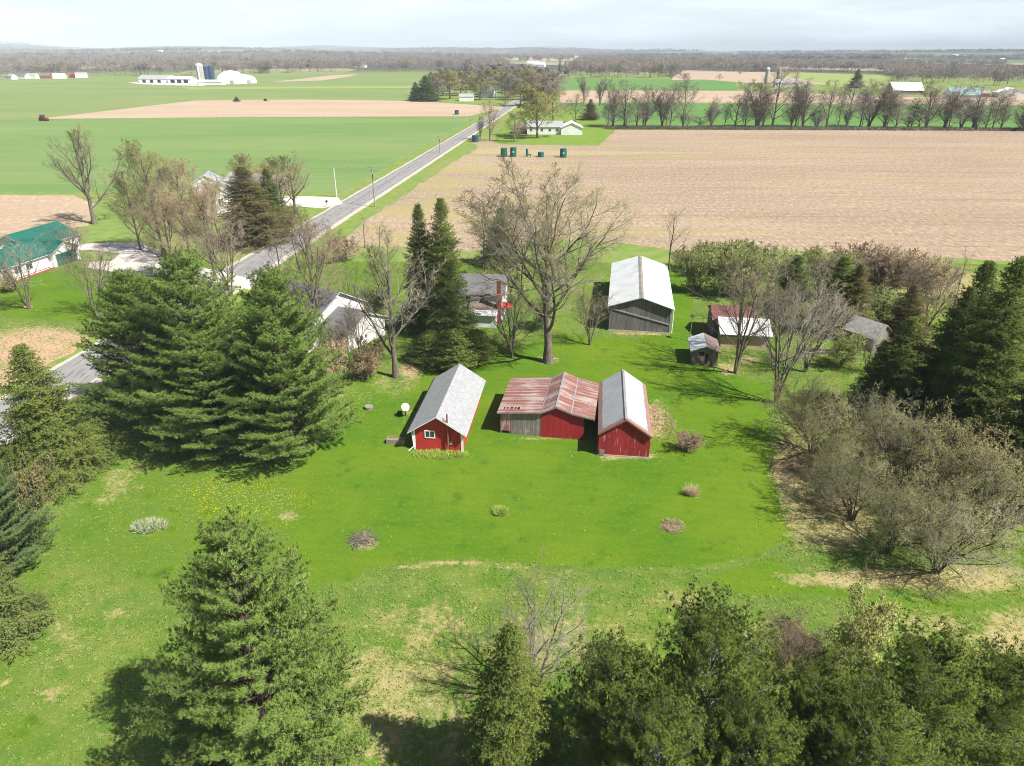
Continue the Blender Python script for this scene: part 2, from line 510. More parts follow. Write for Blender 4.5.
def grow(rng, h0, r0, levels, lean=0.0, stems=1, stem_spread=0.0):
    """levels of branches as polylines; level 0 the trunk(s)"""
    out = []
    k0 = 7
    t = np.linspace(0, 1, k0)
    P0 = []; R0 = []
    for i in range(stems):
        az = rng.uniform(0, 6.28) + i * 6.28 / max(stems, 1)
        d = np.array([math.cos(az), math.sin(az), 0]) * stem_spread * rng.uniform(0.5, 1.2)
        hh = h0 * rng.uniform(0.8, 1.0) if stems > 1 else h0
        wob = np.cumsum(rng.normal(0, 0.006 * h0, (k0, 2)), 0); wob -= wob[0]
        P = np.zeros((k0, 3))
        P[:, 2] = t * hh
        P[:, :2] = d[:2] * hh * (t[:, None] ** 1.3) + wob + d[:2] * 0.25
        P0.append(P)
        R = r0 * (1 - 0.55 * t); R[0] *= 1.35
        R0.append(R)
    P = np.array(P0); R = np.array(R0)
    out.append((P, R))
    for lv in levels:
        n, k, _ = P.shape
        c = lv['n']; kk = lv.get('k', 5)
        seg = np.linalg.norm(np.diff(P, axis=1), axis=2); plen = seg.sum(1)
        tt = np.linspace(lv['t0'], lv.get('t1', 1.0), c)[None] + rng.uniform(-0.5, 0.5, (n, c)) * (1 - lv['t0']) / c
        tt = np.clip(tt, lv['t0'], 0.999)
        fi = tt * (k - 1); i0 = np.minimum(fi.astype(int), k - 2); fr = (fi - i0)[..., None]
        ii = np.arange(n)[:, None]
        pos = P[ii, i0] * (1 - fr) + P[ii, i0 + 1] * fr
        tan = nrm(P[ii, i0 + 1] - P[ii, i0])
        prad = R[ii, i0] * (1 - fr[..., 0]) + R[ii, i0 + 1] * fr[..., 0]
        ang = np.radians(lv['ang'] + rng.uniform(-1, 1, (n, c)) * lv.get('dang', 12))
        az = np.arange(c)[None] * 2.4 + rng.uniform(0, 6.28, (n, 1)) + rng.uniform(-0.5, 0.5, (n, c))
        ref = np.where(np.abs(tan[..., 2:3]) > 0.9, np.array([1., 0, 0]), np.array([0, 0, 1.]))
        A = nrm(np.cross(tan, ref)); B = np.cross(tan, A)
        d = tan * np.cos(ang)[..., None] + (A * np.cos(az)[..., None] + B * np.sin(az)[..., None]) * np.sin(ang)[..., None]
        L = plen[:, None] * lv['len'] * (1 - lv.get('tap', 0.45) * (tt - lv['t0']) / (1.0001 - lv['t0'])) * rng.uniform(0.7, 1.2, (n, c))
        N = n * c
        pos = pos.reshape(N, 3); d = nrm(d.reshape(N, 3)); L = L.reshape(N); pr = prad.reshape(N)
        Q = np.zeros((N, kk, 3)); Q[:, 0] = pos
        cur = d
        for j in range(1, kk):
            cur = nrm(cur + rng.normal(0, lv.get('wob', 0.12), (N, 3)) + np.array([0, 0, lv.get('up', 0.1)]))
            Q[:, j] = Q[:, j - 1] + cur * (L / (kk - 1))[:, None]
        Q[:, 1:, 2] = np.maximum(Q[:, 1:, 2], 0.05)
        rr = np.clip(pr * lv.get('rr', 0.6), lv.get('rmin', 0.006), lv.get('rmax', 9))
        RR = rr[:, None] * np.linspace(1, lv.get('rend', 0.35), kk)[None]
        P, R = Q, RR
        out.append((P, R))
    return out


PROTO = {}


def finish_tree(key, lv, ntrunk, sides, H, W, crown_mats, bud=None, rng=None, trunk_mat='bark'):
    """scale to height H and crown width W; split into a trunk mesh and a crown mesh"""
    tip = lv[-1][0]
    zmax = np.percentile(tip[..., 2], 99.7)
    cen = np.median(tip.reshape(-1, 3)[:, :2], 0) * 0.5
    rmax = np.percentile(np.linalg.norm(tip[..., :2] - cen, axis=-1), 97)
    S = np.array([W / 2 / rmax, W / 2 / rmax, H / zmax])
    lv = [(p * S, r) for p, r in lv]
    tp = [tubes(p, r, s) for (p, r), s in zip(lv[:ntrunk], sides[:ntrunk])]
    cp = [tubes(p, r, s) for (p, r), s in zip(lv[ntrunk:], sides[ntrunk:])]
    if bud:
        nper, ln, wd, at = bud
        p = lv[-1][0]
        pts = []; ds = []
        for u in at:
            f = u * (p.shape[1] - 1); i = min(int(f), p.shape[1] - 2); w = f - i
            pts.append(p[:, i] * (1 - w) + p[:, i + 1] * w); ds.append(p[:, i + 1] - p[:, i])
        cp.append(blades(np.concatenate(pts), nrm(np.concatenate(ds)), nper, ln, wd, 0.7, rng, 1, 0.02))
    PROTO[key] = dict(trunk=np_mesh('trunk', tp, [trunk_mat]), crown=np_mesh('crown', cp, crown_mats), H=H, W=W)


def L_(n, t0, ang, ln, **k):
    return dict(n=n, t0=t0, ang=ang, len=ln, **k)


def make_bare():
    # broad old oak just breaking bud
    r = np.random.default_rng(3)
    lv = grow(r, 11.0, 0.46, [
        L_(14, 0.3, 46, 0.95, up=0.15, k=8, rr=0.48, wob=0.1, tap=0.35, dang=18),
        L_(9, 0.25, 42, 0.5, up=0.06, k=6, rr=0.55, wob=0.13),
        L_(8, 0.2, 42, 0.48, up=0.05, k=5, rr=0.55, rmin=0.02, wob=0.15),
        L_(6, 0.15, 42, 0.5, up=0.04, k=4, rr=0.5, rmin=0.012, wob=0.18),
        L_(5, 0.2, 42, 0.6, up=0.04, k=3, rr=0.5, rmin=0.0055, wob=0.2)])
    finish_tree('oak', lv, 3, [10, 8, 6, 4, 3, 3], 22, 17, ['twig', 'bud_olive'], (1, 0.09, 0.04, (0.6, 0.95)), r)
    # upright elm-like bare tree
    r = np.random.default_rng(5)
    lv = grow(r, 12.0, 0.27, [
        L_(12, 0.2, 38, 0.62, up=0.17, k=7, rr=0.55, tap=0.5),
        L_(8, 0.2, 38, 0.5, up=0.1, k=5, rr=0.5, rmin=0.02, wob=0.14),
        L_(7, 0.2, 40, 0.5, up=0.08, k=4, rr=0.5, rmin=0.013, wob=0.16),
        L_(9, 0.15, 40, 0.55, up=0.05, k=3, rr=0.5, rmin=0.006, wob=0.2)])
    finish_tree('elm', lv, 2, [9, 7, 5, 3, 3], 18, 10, ['twig', 'bud_olive'], (1, 0.08, 0.03, (0.6, 0.95,)), r)
    r = np.random.default_rng(6)
    lv = grow(r, 11.0, 0.22, [
        L_(15, 0.2, 44, 0.6, up=0.14, k=7, rr=0.55, tap=0.5),
        L_(9, 0.2, 42, 0.5, up=0.08, k=5, rr=0.5, rmin=0.02, wob=0.16),
        L_(7, 0.2, 42, 0.5, up=0.06, k=4, rr=0.5, rmin=0.013, wob=0.18),
        L_(7, 0.2, 40, 0.6, up=0.05, k=3, rr=0.5, rmin=0.006, wob=0.2)])
    finish_tree('budding', lv, 2, [9, 7, 5, 3, 3], 15, 11, ['twig', 'bud_olive'], (2, 0.1, 0.045, (0.5, 0.95)), r)
    # several stems from one foot
    r = np.random.default_rng(8)
    lv = grow(r, 9.0, 0.15, [
        L_(8, 0.25, 36, 0.6, up=0.12, k=6, rr=0.6, tap=0.5),
        L_(6, 0.2, 42, 0.5, up=0.07, k=5, rr=0.55, rmin=0.02, wob=0.16),
        L_(6, 0.2, 42, 0.5, up=0.06, k=4, rr=0.5, rmin=0.012, wob=0.18),
        L_(5, 0.2, 42, 0.5, up=0.04, k=3, rr=0.5, rmin=0.008, wob=0.2)], stems=4, stem_spread=0.3)
    finish_tree('multi', lv, 2, [8, 6, 5, 3, 3], 14, 12, ['twig', 'bud_olive'], (1, 0.09, 0.04, (0.9,)), r)
    # sparse tree with few twigs
    r = np.random.default_rng(9)
    lv = grow(r, 9.0, 0.14, [
        L_(9, 0.3, 40, 0.5, up=0.14, k=6, rr=0.5, tap=0.5),
        L_(6, 0.2, 42, 0.5, up=0.1, k=5, rr=0.5, rmin=0.016, wob=0.16),
        L_(5, 0.2, 42, 0.5, up=0.06, k=4, rr=0.5, rmin=0.01, wob=0.18),
        L_(3, 0.2, 42, 0.5, up=0.06, k=3, rr=0.5, rmin=0.007, wob=0.18)])
    finish_tree('sparse', lv, 2, [8, 6, 4, 3, 3], 12, 8, ['twig', 'bud_olive'], (1, 0.08, 0.03, (0.95,)), r)
    # thicket shrubs: many arching stems with small new leaves
    for key, seed in (('thicket', 12), ('thicket_b', 13)):
        r = np.random.default_rng(seed)
        lv = grow(r, 3.6, 0.075, [
            L_(8, 0.2, 50, 0.75, up=0.03, k=6, rr=0.6, tap=0.4, wob=0.16),
            L_(7, 0.15, 48, 0.5, up=0.02, k=5, rr=0.55, rmin=0.012, wob=0.18),
            L_(5, 0.15, 48, 0.5, up=0.02, k=4, rr=0.5, rmin=0.009, wob=0.2),
            L_(3, 0.15, 48, 0.6, up=0.02, k=3, rr=0.5, rmin=0.007, wob=0.22)], stems=8, stem_spread=0.75)
        finish_tree(key, lv, 2, [6, 5, 4, 3, 3], 5, 10, ['twig_grey', 'leaf_sage'], (1, 0.085, 0.045, (0.4, 0.85)), r, 'bark_dark')
    # plain shrub
    r = np.random.default_rng(14)
    lv = grow(r, 2.6, 0.05, [
        L_(7, 0.15, 40, 0.7, up=0.06, k=5, rr=0.6, tap=0.4, wob=0.15),
        L_(6, 0.15, 42, 0.5, up=0.04, k=4, rr=0.55, rmin=0.012, wob=0.18),
        L_(5, 0.15, 42, 0.55, up=0.03, k=3, rr=0.5, rmin=0.009, wob=0.2)], stems=8, stem_spread=0.5)
    finish_tree('shrub', lv, 1, [5, 4, 3, 3], 3.5, 5, ['twig', 'leaf_fresh'], (2, 0.16, 0.09, (0.4, 0.9)), r, 'bark')
    r = np.random.default_rng(24)
    lv = grow(r, 11.0, 0.26, [
        L_(13, 0.2, 44, 0.6, up=0.12, k=5, rr=0.55, tap=0.5),
        L_(7, 0.2, 44, 0.5, up=0.08, k=4, rr=0.5, rmin=0.04, wob=0.15),
        L_(6, 0.2, 44, 0.55, up=0.06, k=3, rr=0.5, rmin=0.03, wob=0.18),
        L_(4, 0.2, 44, 0.6, up=0.05, k=2, rr=0.6, rmin=0.02, wob=0.2)])
    finish_tree('mid_leaf', lv, 2, [6, 5, 3, 3, 3], 18, 13, ['twig_far', 'bud_olive'], (2, 0.42, 0.13, (0.35, 0.9)), r)
    # mid-distance trees, thicker and fewer twigs
    for key, seed, up, ang, st in (('mid_a', 21, 0.2, 34, 1), ('mid_b', 22, 0.12, 42, 1), ('mid_c', 23, 0.2, 30, 3)):
        r = np.random.default_rng(seed)
        lv = grow(r, 11.0, 0.24, [
            L_(13 if st == 1 else 8, 0.13, ang, 0.6, up=up, k=5, rr=0.55, tap=0.55),
            L_(6, 0.2, ang + 4, 0.5, up=0.08, k=4, rr=0.5, rmin=0.045, wob=0.15),
            L_(5, 0.2, ang + 4, 0.55, up=0.06, k=3, rr=0.5, rmin=0.03, wob=0.18),
            L_(3, 0.2, ang + 4, 0.6, up=0.05, k=2, rr=0.6, rmin=0.022, wob=0.2)], stems=st, stem_spread=0.22 if st > 1 else 0)
        finish_tree(key, lv, 2, [6, 5, 3, 3, 3], 18, 11, ['twig_far', 'bud_olive'], (2, 0.7, 0.025, (0.4, 0.9)), r)


def conifer(seed, H, R, kind):
    r = np.random.default_rng(seed)
    TP = []; BP = []; BR = []; SP = []; SR = []; tp = []; td = []
    pine = kind == 'pine'; scrub = kind == 'scrub'; cedar = kind == 'cedar'
    gap = {'pine': 0.64, 'scrub': 0.5, 'spruce': 0.42, 'cedar': 0.3}[kind]
    z = H * (0.16 if scrub else 0.05)
    up = np.array([0, 0, 1.])
    while z < H * 0.985:
        t = z / H
        if pine: Lm = R * min(1, 0.72 + t * 1.6) * (1 - t) ** 0.62
        elif scrub: Lm = R * math.sqrt(max(0.04, 1 - ((t - 0.32) / 0.68) ** 2)) if t > 0.32 else R * (0.7 + 0.9 * t)
        elif cedar: Lm = R * min(1, 0.75 + 2 * t) * (1 - t) ** 0.7
        else: Lm = R * min(1, 0.8 + 2 * t) * (1 - t) ** 0.8 * r.uniform(0.85, 1.1)
        nb = {'pine': 7, 'scrub': 5, 'spruce': 7, 'cedar': 6}[kind] + int(r.integers(0, 2))
        a0 = r.uniform(0, 6.28)
        for i in range(nb):
            az = a0 + i * 6.283 / nb + r.uniform(-0.35, 0.35)
            L = Lm * (r.uniform(0.55, 1.2) if scrub else r.uniform(0.58, 1.18)) + 0.15
            zz = z + r.uniform(-0.3, 0.3) * gap * (0.6 if pine else 1)
            if pine: e = rad(r.uniform(0, 16) + 34 * t); cv = 0.24
            elif scrub: e = rad(r.uniform(-10, 30) + 25 * t); cv = 0.12
            elif cedar: e = rad(35 + r.uniform(-10, 15)); cv = 0.15
            else: e = rad(r.uniform(-20, -4) + 42 * t * t); cv = 0.16
            k = 7
            s = np.linspace(0, 1, k)
            hor = np.array([math.cos(az), math.sin(az), 0])
            P = np.zeros((k, 3))
            P += hor * (s * L * math.cos(e))[:, None]
            P[:, 2] = zz + L * (math.sin(e) * s + cv * s ** 2)
            side = np.array([-hor[1], hor[0], 0])
            P += side * (np.sin(s * 2.2) * r.uniform(-0.16, 0.16) * L)[:, None]
            P[:, 2] = np.maximum(P[:, 2], 0.12)
            BP.append(P); BR.append((0.014 + 0.008 * L) * np.linspace(1, 0.25, k))
            sp = {'pine': 0.23, 'scrub': 0.36, 'spruce': 0.25, 'cedar': 0.22}[kind]
            s0 = {'pine': 0.3, 'scrub': 0.3, 'spruce': 0.18, 'cedar': 0.15}[kind]
            m_ = max(3, int(L * (1 - s0) / sp)) * 2
            ss = np.linspace(s0, 1, m_) + r.uniform(-0.02, 0.02, m_)
            ss = np.clip(ss, 0.05, 1)
            fi = ss * (k - 1); i0 = np.minimum(fi.astype(int), k - 2); fr = (fi - i0)[:, None]
            b = P[i0] * (1 - fr) + P[i0 + 1] * fr
            tan = nrm(P[i0 + 1] - P[i0])
            sg = np.where(np.arange(m_) % 2 == 0, 1., -1.)[:, None]
            fan = np.radians(r.uniform(35, 65, m_))[:, None]
            d = tan * np.cos(fan) + side * sg * np.sin(fan)
            if pine: d = d + up * r.uniform(-0.05, 0.4, (m_, 1))
            elif scrub: d = d + up * r.uniform(-0.2, 0.6, (m_, 1)) + r.normal(0, 0.2, (m_, 3))
            elif cedar: d = d + up * r.uniform(0.1, 0.7, (m_, 1))
            else: d = d + up * r.uniform(-0.5, 0.02, (m_, 1))
            d = nrm(d)
            ls = ((0.2 + 0.34 * (1 - ss)) * L * r.uniform(0.6, 1.15, m_) + 0.16)
            if pine: ls = ls * 0.8
            ls = np.minimum(ls, 1.5)
            kk = 3
            Q = b[:, None] + d[:, None] * ls[:, None, None] * np.linspace(0, 1, kk)[None, :, None]
            if not (pine or scrub or cedar):
                Q[:, :, 2] -= (np.linspace(0, 1, kk)[None] ** 2) * ls[:, None] * 0.12
            Q[..., 2] = np.maximum(Q[..., 2], 0.1)
            SP.append(Q); SR.append(np.tile(np.array([[0.010, 0.007, 0.004]]), (m_, 1)))
            # tufts along each branchlet
            dt = {'pine': 0.105, 'scrub': 0.06, 'spruce': 0.115, 'cedar': 0.12}[kind]
            u0 = {'pine': 0.2, 'scrub': 0.62, 'spruce': 0.05, 'cedar': 0.1}[kind]
            if scrub:
                # round puffs of needles at the branchlet ends, bare wood between
                for j in range(m_):
                    for u in ((0.55, 1.0) if ls[j] > 0.6 else (1.0,)):
                        c0 = Q[j, 0] * (1 - u) + Q[j, 2] * u + r.normal(0, 0.06, 3)
                        off = nrm(r.normal(size=(7, 3)) + up * 0.35)
                        tp.append(c0 + off * 0.13 * r.uniform(0.6, 1.3)); td.append(nrm(off + d[j] * 0.5 + up * 0.3))
                continue
            for j in range(m_):
                q = max(2, int(ls[j] * (1 - u0) / dt))
                uu = np.linspace(u0, 1, q)[:, None]
                pts = Q[j, 0] * (1 - uu) + Q[j, 2] * uu + r.normal(0, 0.05 if not scrub else 0.09, (q, 3))
                tp.append(pts)
                dd = np.tile(d[j], (q, 1))
                if pine or scrub or cedar: dd = dd + up * 0.55
                else: dd = dd + r.normal(0, 0.3, (q, 3))
                td.append(nrm(dd))
        z += gap * r.uniform(0.8, 1.2) * (1.0 if t < 0.85 else 0.7)
    k = 9
    t = np.linspace(0, 1, k)
    T = np.zeros((1, k, 3)); T[0, :, 2] = t * H * 0.99
    T[0, :, :2] = np.cumsum(r.normal(0, 0.03 if not scrub else 0.09, (k, 2)), 0); T[0, 0, :2] = 0
    TR = (H * 0.016 * (1 - 0.93 * t))[None]; TR[0, 0] *= 1.3
    tp = np.concatenate(tp); td = np.concatenate(td); tp[:, 2] = np.maximum(tp[:, 2], 0.05)
    if pine: fol = blades(tp, td, 13, 0.24, 0.032, 0.5, r, 1)
    elif scrub: fol = blades(tp, td, 11, 0.2, 0.034, 0.5, r, 1)
    elif cedar: fol = blades(tp, td, 7, 0.16, 0.05, 0.6, r, 1)
    else: fol = blades(tp, td, 9, 0.19, 0.042, 0.6, r, 1)
    mats = {'pine': ('bark_dark', 'pine'), 'scrub': ('bark_pale', 'scrub'), 'spruce': ('bark_dark', 'spruce'), 'cedar': ('bark_dark', 'spruce_yellow')}[kind]
    tm = np_mesh('trunk', [tubes(T, TR, 9)], [mats[0] if not scrub else 'bark'])
    cm = np_mesh('crown', [tubes(np.array(BP), np.array(BR), 4), tubes(np.concatenate(SP), np.concatenate(SR), 3), fol], list(mats))
    fz = tp[:, 2]; fr_ = np.hypot(tp[:, 0], tp[:, 1])
    return dict(trunk=tm, crown=cm, H=float(fz.max() + 0.12), W=2 * float(np.percentile(fr_, 96)))


make_bare()
PROTO['pine_a'] = conifer(31, 16.5, 6.0, 'pine')
PROTO['pine_b'] = conifer(32, 17.0, 5.6, 'pine')
PROTO['scrub_a'] = conifer(33, 11.5, 4.6, 'scrub')
PROTO['scrub_b'] = conifer(34, 11.0, 4.8, 'scrub')
PROTO['spruce_a'] = conifer(35, 17.0, 4.3, 'spruce')
PROTO['spruce_b'] = conifer(36, 14.0, 4.6, 'spruce')
PROTO['cedar'] = conifer(37, 9.0, 1.7, 'cedar')


def plant(key, bx, by, top, w, name, label, cat='tree', group=None, crown=None, bud=None, rz=None, flat=False, g=None):
    """a tree surveyed by its foot, its top and its crown width in the photograph"""
    p = PROTO[key]
    if key.split('_')[0] in ('pine', 'scrub', 'spruce', 'cedar'):
        bx = bx + (512 - bx) * (by - top) / (1850 - top)          # bx was read at the tree's tip
    elif key.split('_')[0] in ('budding', 'thicket', 'shrub'):
        bx = bx + (512 - bx) * (by - top) / (1850 - top) * 0.6    # bx was read at mid crown
    g = G(bx, by) if g is None else np.array([g[0], g[1], 0.])
    h = height_of(g, top) if top is not None else p['H']
    wm = w * mpp(g, h * 0.45) if w else p['W'] * h / p['H']
    sx = wm / p['W']; sz = h / p['H']
    rz = random.uniform(0, 6.28) if rz is None else rz
    if flat:
        o = bpy.data.objects.new(name, flat_mesh(key)); COL.objects.link(o)
        kids = [o]
        tag(o, label, cat, group)
        o.location = g.tolist(); o.rotation_euler = (0, 0, rz); o.scale = (sx, sx, sz)
        parts = {'crown': o}
        base = 1
    else:
        o = thing(name, label, cat, g, rz, group)
        o.scale = (sx, sx, sz)
        parts = {}
        for part in ('trunk', 'crown'):
            c = bpy.data.objects.new(part, p[part]); COL.objects.link(c)
            c.parent = o
            parts[part] = c
        base = 0
    if crown:
        s = parts['crown'].material_slots[base]; s.link = 'OBJECT'; s.material = M[crown]
    if bud:
        s = parts['crown'].material_slots[base + 1]; s.link = 'OBJECT'; s.material = M[bud]
    return o


FLAT = {}


def flat_mesh(key):
    """trunk and crown in one mesh, for trees too far off to show parts"""
    if key not in FLAT:
        p = PROTO[key]
        arrs = []
        mats = []
        off = 0
        for part in ('trunk', 'crown'):
            me = p[part]
            v = np.empty(len(me.vertices) * 3, np.float32); me.vertices.foreach_get('co', v)
            v = v.reshape(-1, 3)
            li = np.empty(len(me.loops), np.int32); me.loops.foreach_get('vertex_index', li)
            n = len(me.polygons)
            f = li.reshape(n, -1)
            mi = np.empty(n, np.int32); me.polygons.foreach_get('material_index', mi)
            for q in range(len(me.materials)):
                if (mi == q).any():
                    used, inv = np.unique(f[mi == q], return_inverse=True)
                    arrs.append((v[used], inv.reshape(-1, f.shape[1]), len(mats) + q))
            mats += [k for m_ in me.materials for k in M if M[k] == m_][:len(me.materials)]
        FLAT[key] = np_mesh(key, arrs, mats)
    return FLAT[key]

# ------------------------------------------------------------------ ground


def smooth(v, a, b):
    t = np.clip((v - a) / (b - a), 0, 1)
    return t * t * (3 - 2 * t)


def terrain_h(x, y):
    r = np.hypot(x, y)
    az = np.arctan2(x, y)
    roll = smooth(r, 1900, 5000) * (14 * np.sin(x * 0.0011 + 1) * np.sin(y * 0.0009 + 0.5) + 10 * np.sin(x * 0.0027 + y * 0.0013))
    left = smooth(r, 5500, 9500) * smooth(-az, -0.15, 0.05) * (42 + 9 * np.sin(az * 17) + 6 * np.sin(az * 41))
    right = smooth(r, 4500, 9000) * smooth(az, -0.1, 0.1) * (14 + 7 * np.sin(az * 13 + 1) + 5 * np.sin(az * 37))
    return roll + left + right


def far_ground_mat():
    t = NT('open_country')
    pos = t.add('ShaderNodeNewGeometry').outputs['Position']
    x, y, z = t.xyz(pos)
    r = t.math('SQRT', t.math('ADD', t.math('MULTIPLY', x, x), t.math('MULTIPLY', y, y)))
    n = t.noise(0.35, 5, pos)
    n2 = t.noise(0.03, 4, pos)
    near = t.mix(t.step(n, 0.35, 0.65), (0.13, 0.22, 0.04), (0.2, 0.24, 0.075))
    near = t.mix(t.math('MULTIPLY', t.step(n2, 0.45, 0.65), 0.5), near, (0.24, 0.22, 0.1))
    v = t.add('ShaderNodeTexVoronoi')
    t.put(v.inputs['Vector'], t.mapv((1, 0.55, 0), pos, (0, 0, 0.12)))
    v.inputs['Scale'].default_value = 1 / 210.0
    sx = t.add('ShaderNodeSeparateColor')
    t.put(sx.inputs[0], v.outputs['Color'])
    k = sx.outputs[0]
    wood = t.mix(t.step(t.noise(0.05, 5, pos), 0.3, 0.7), (0.045, 0.045, 0.042), (0.1, 0.09, 0.08))
    col = t.mix(t.math('GREATER_THAN', k, 0.56), wood, (0.12, 0.2, 0.06))
    col = t.mix(t.math('GREATER_THAN', k, 0.7), col, (0.3, 0.245, 0.175))
    col = t.mix(t.math('GREATER_THAN', k, 0.82), col, (0.07, 0.085, 0.055))
    col = t.mix(t.step(r, 1100, 1500), near, col)
    return t.finish(col, 0.95, 0, t.bump(n, 0.4, 0.1), 0.05)


def build_ground():
    rings = np.concatenate([[0.0], np.geomspace(20, 13000, 110)])
    na = 360
    a = np.linspace(0, 2 * np.pi, na, endpoint=False)
    X = rings[:, None] * np.sin(a); Y = rings[:, None] * np.cos(a)
    V = np.stack([X, Y, terrain_h(X, Y)], -1)
    idx = np.arange(V.shape[0] * na).reshape(-1, na)
    F = np.stack([idx[:-1], idx[1:], np.roll(idx[1:], -1, 1), np.roll(idx[:-1], -1, 1)], -1).reshape(-1, 4)[:, ::-1]
    M['country'] = far_ground_mat()
    me = np_mesh('ground', [(V.reshape(-1, 3), F, 0)], ['country'])
    for p in me.polygons: p.use_smooth = True
    o = bpy.data.objects.new('ground', me); COL.objects.link(o)
    tag(o, 'rolling farm country of fields and woods reaching to the horizon', 'ground', kind='structure')


build_ground()

# straight country road, in ground coordinates: x = RA + RB * y
RA, RB = -60.3, 0.1172
RDIR = Vector((RB, 1, 0)).normalized()


RC = (-5.5e-06, 0.11817, -58.95)


def road_x(y):
    return RC[0] * y * y + RC[1] * y + RC[2]


def strip(y0, y1, off0, off1, z, name, mat, label, cat, n=60, wav=0.0, kind='structure'):
    ys = np.linspace(0, 1, n) ** 1.6 * (y1 - y0) + y0
    offs = np.linspace(off0, off1, 5)
    Y, O = np.meshgrid(ys, offs, indexing='ij')
    w = np.zeros_like(O)
    for c, s_ in ((0, -1), (-1, 1)):
        w[:, c] = wav * (np.sin(Y[:, c] * 0.9 + s_) + np.sin(Y[:, c] * 0.37 + 2 * s_)) * 0.5
    V = np.stack([road_x(Y) + O + w, Y, np.full(Y.shape, z)], -1).reshape(-1, 3)
    idx = np.arange(n * 5).reshape(n, 5)
    F = np.stack([idx[:-1, :-1], idx[:-1, 1:], idx[1:, 1:], idx[1:, :-1]], -1).reshape(-1, 4)
    me = np_mesh(name, [(V, F, 0)], [mat])
    at = me.attributes.new('lat', 'FLOAT', 'POINT'); at.data.foreach_set('value', O.ravel().astype(np.float32))
    o = bpy.data.objects.new(name, me); COL.objects.link(o)
    return tag(o, label, cat, kind=kind)


def asphalt():
    t = NT('worn_asphalt')
    lat = t.attr('lat')
    al = t.math('ABSOLUTE', lat)
    n = t.noise(2.5, 5); n2 = t.noise(0.25, 4); cr = t.noise(0.8, 6, t.mapv((3, 0.35, 1)))
    col = t.mix(n2, (0.2, 0.195, 0.19), (0.27, 0.262, 0.255))
    wheel = t.math('SUBTRACT', 1.0, t.math('MULTIPLY', t.math('ABSOLUTE', t.math('SUBTRACT', al, 1.6)), 1.5), clamp=True)
    col = t.mix(t.math('MULTIPLY', wheel, 0.35), col, (0.34, 0.33, 0.32))
    col = t.mix(t.math('MULTIPLY', t.step(cr, 0.56, 0.62), 0.6), col, (0.11, 0.105, 0.1))
    col = t.mix(t.math('MULTIPLY', t.step(n, 0.5, 0.8), 0.25), col, (0.13, 0.125, 0.12))
    return t.finish(col, 0.9, 0, t.bump(n, 0.2, 0.02), 0.2)


def soilfield(name, a, b, c, row=0.9, rowamt=0.35, ang=0.0, green=None, stretch=(1.3, 0.45, 1)):
    """bare or stubble ground: fine litter, straight rows, broad patches"""
    t = NT(name)
    v = t.mapv((1, 1, 1), None, (0, 0, ang))
    n1 = t.noise(0.02, 5, t.mapv((0.4, 1.8, 1), v), 0.6)
    n2 = t.noise(1.0, 4, t.mapv(stretch, v), 0.75)
    rows = t.noise(1.0, 3, t.mapv((0.012, 0.42, 1), v), 0.6)
    rows2 = t.noise(1.0, 2, t.mapv((0.03, 1.3, 1), v), 0.6)
    col = t.mix(t.step(n1, 0.36, 0.64), a, b)
    col = t.mix(t.math('MULTIPLY', t.step(n2, 0.52, 0.66), 0.7), col, c)
    col = t.mix(t.math('MULTIPLY', t.step(n2, 0.48, 0.36), 0.6), col, tuple(min(0.75, q * 1.5) for q in a))
    col = t.mix(t.math('MULTIPLY', t.step(rows, 0.52, 0.68), 0.5), col, tuple((p + q) / 2 for p, q in zip(b, c)))
    col = t.mix(t.math('MULTIPLY', t.step(rows2, 0.5, 0.7), 0.35), col, c)
    if green:
        g = t.noise(0.03, 4, t.mapv((0.4, 1.8, 1), v))
        near = t.math('MULTIPLY', t.step(g, 0.54, 0.68), t.step(rows, 0.4, 0.6))
        col = t.mix(t.math('MULTIPLY', near, 0.6), col, green)
        x, y, z = t.xyz()
        band = t.math('MULTIPLY', t.step(x, 35.0, -15.0), t.step(t.noise(0.06, 4, v), 0.42, 0.6))
        col = t.mix(t.math('MULTIPLY', band, 0.55), col, green)
    return t.finish(col, 0.95, 0, t.bump(t.math('ADD', n2, rows2), 0.6, 0.15), 0.05)


def greenfield(name, a, b, c, ang=0.0):
    t = NT(name)
    v = t.mapv((1, 1, 1), None, (0, 0, ang))
    n1 = t.noise(0.012, 4, t.mapv((0.5, 2, 1), v)); n2 = t.noise(0.25, 5, t.mapv((0.12, 1.6, 1), v)); n3 = t.noise(2.0, 3, v)
    x, y, z = t.xyz(v)
    tram = t.math('LESS_THAN', t.math('FRACT', t.math('MULTIPLY', y, 1 / 18.0)), 0.06)
    col = t.mix(t.step(n1, 0.35, 0.65), a, b)
    col = t.mix(t.math('MULTIPLY', t.step(n2, 0.48, 0.7), 0.75), col, c)
    col = t.mix(t.math('MULTIPLY', t.step(n3, 0.45, 0.7), 0.2), col, tuple(q * 0.6 for q in a))
    col = t.mix(t.math('MULTIPLY', tram, 0.4), col, c)
    return t.finish(col, 0.95, 0, t.bump(n3, 0.4, 0.1), 0.05)


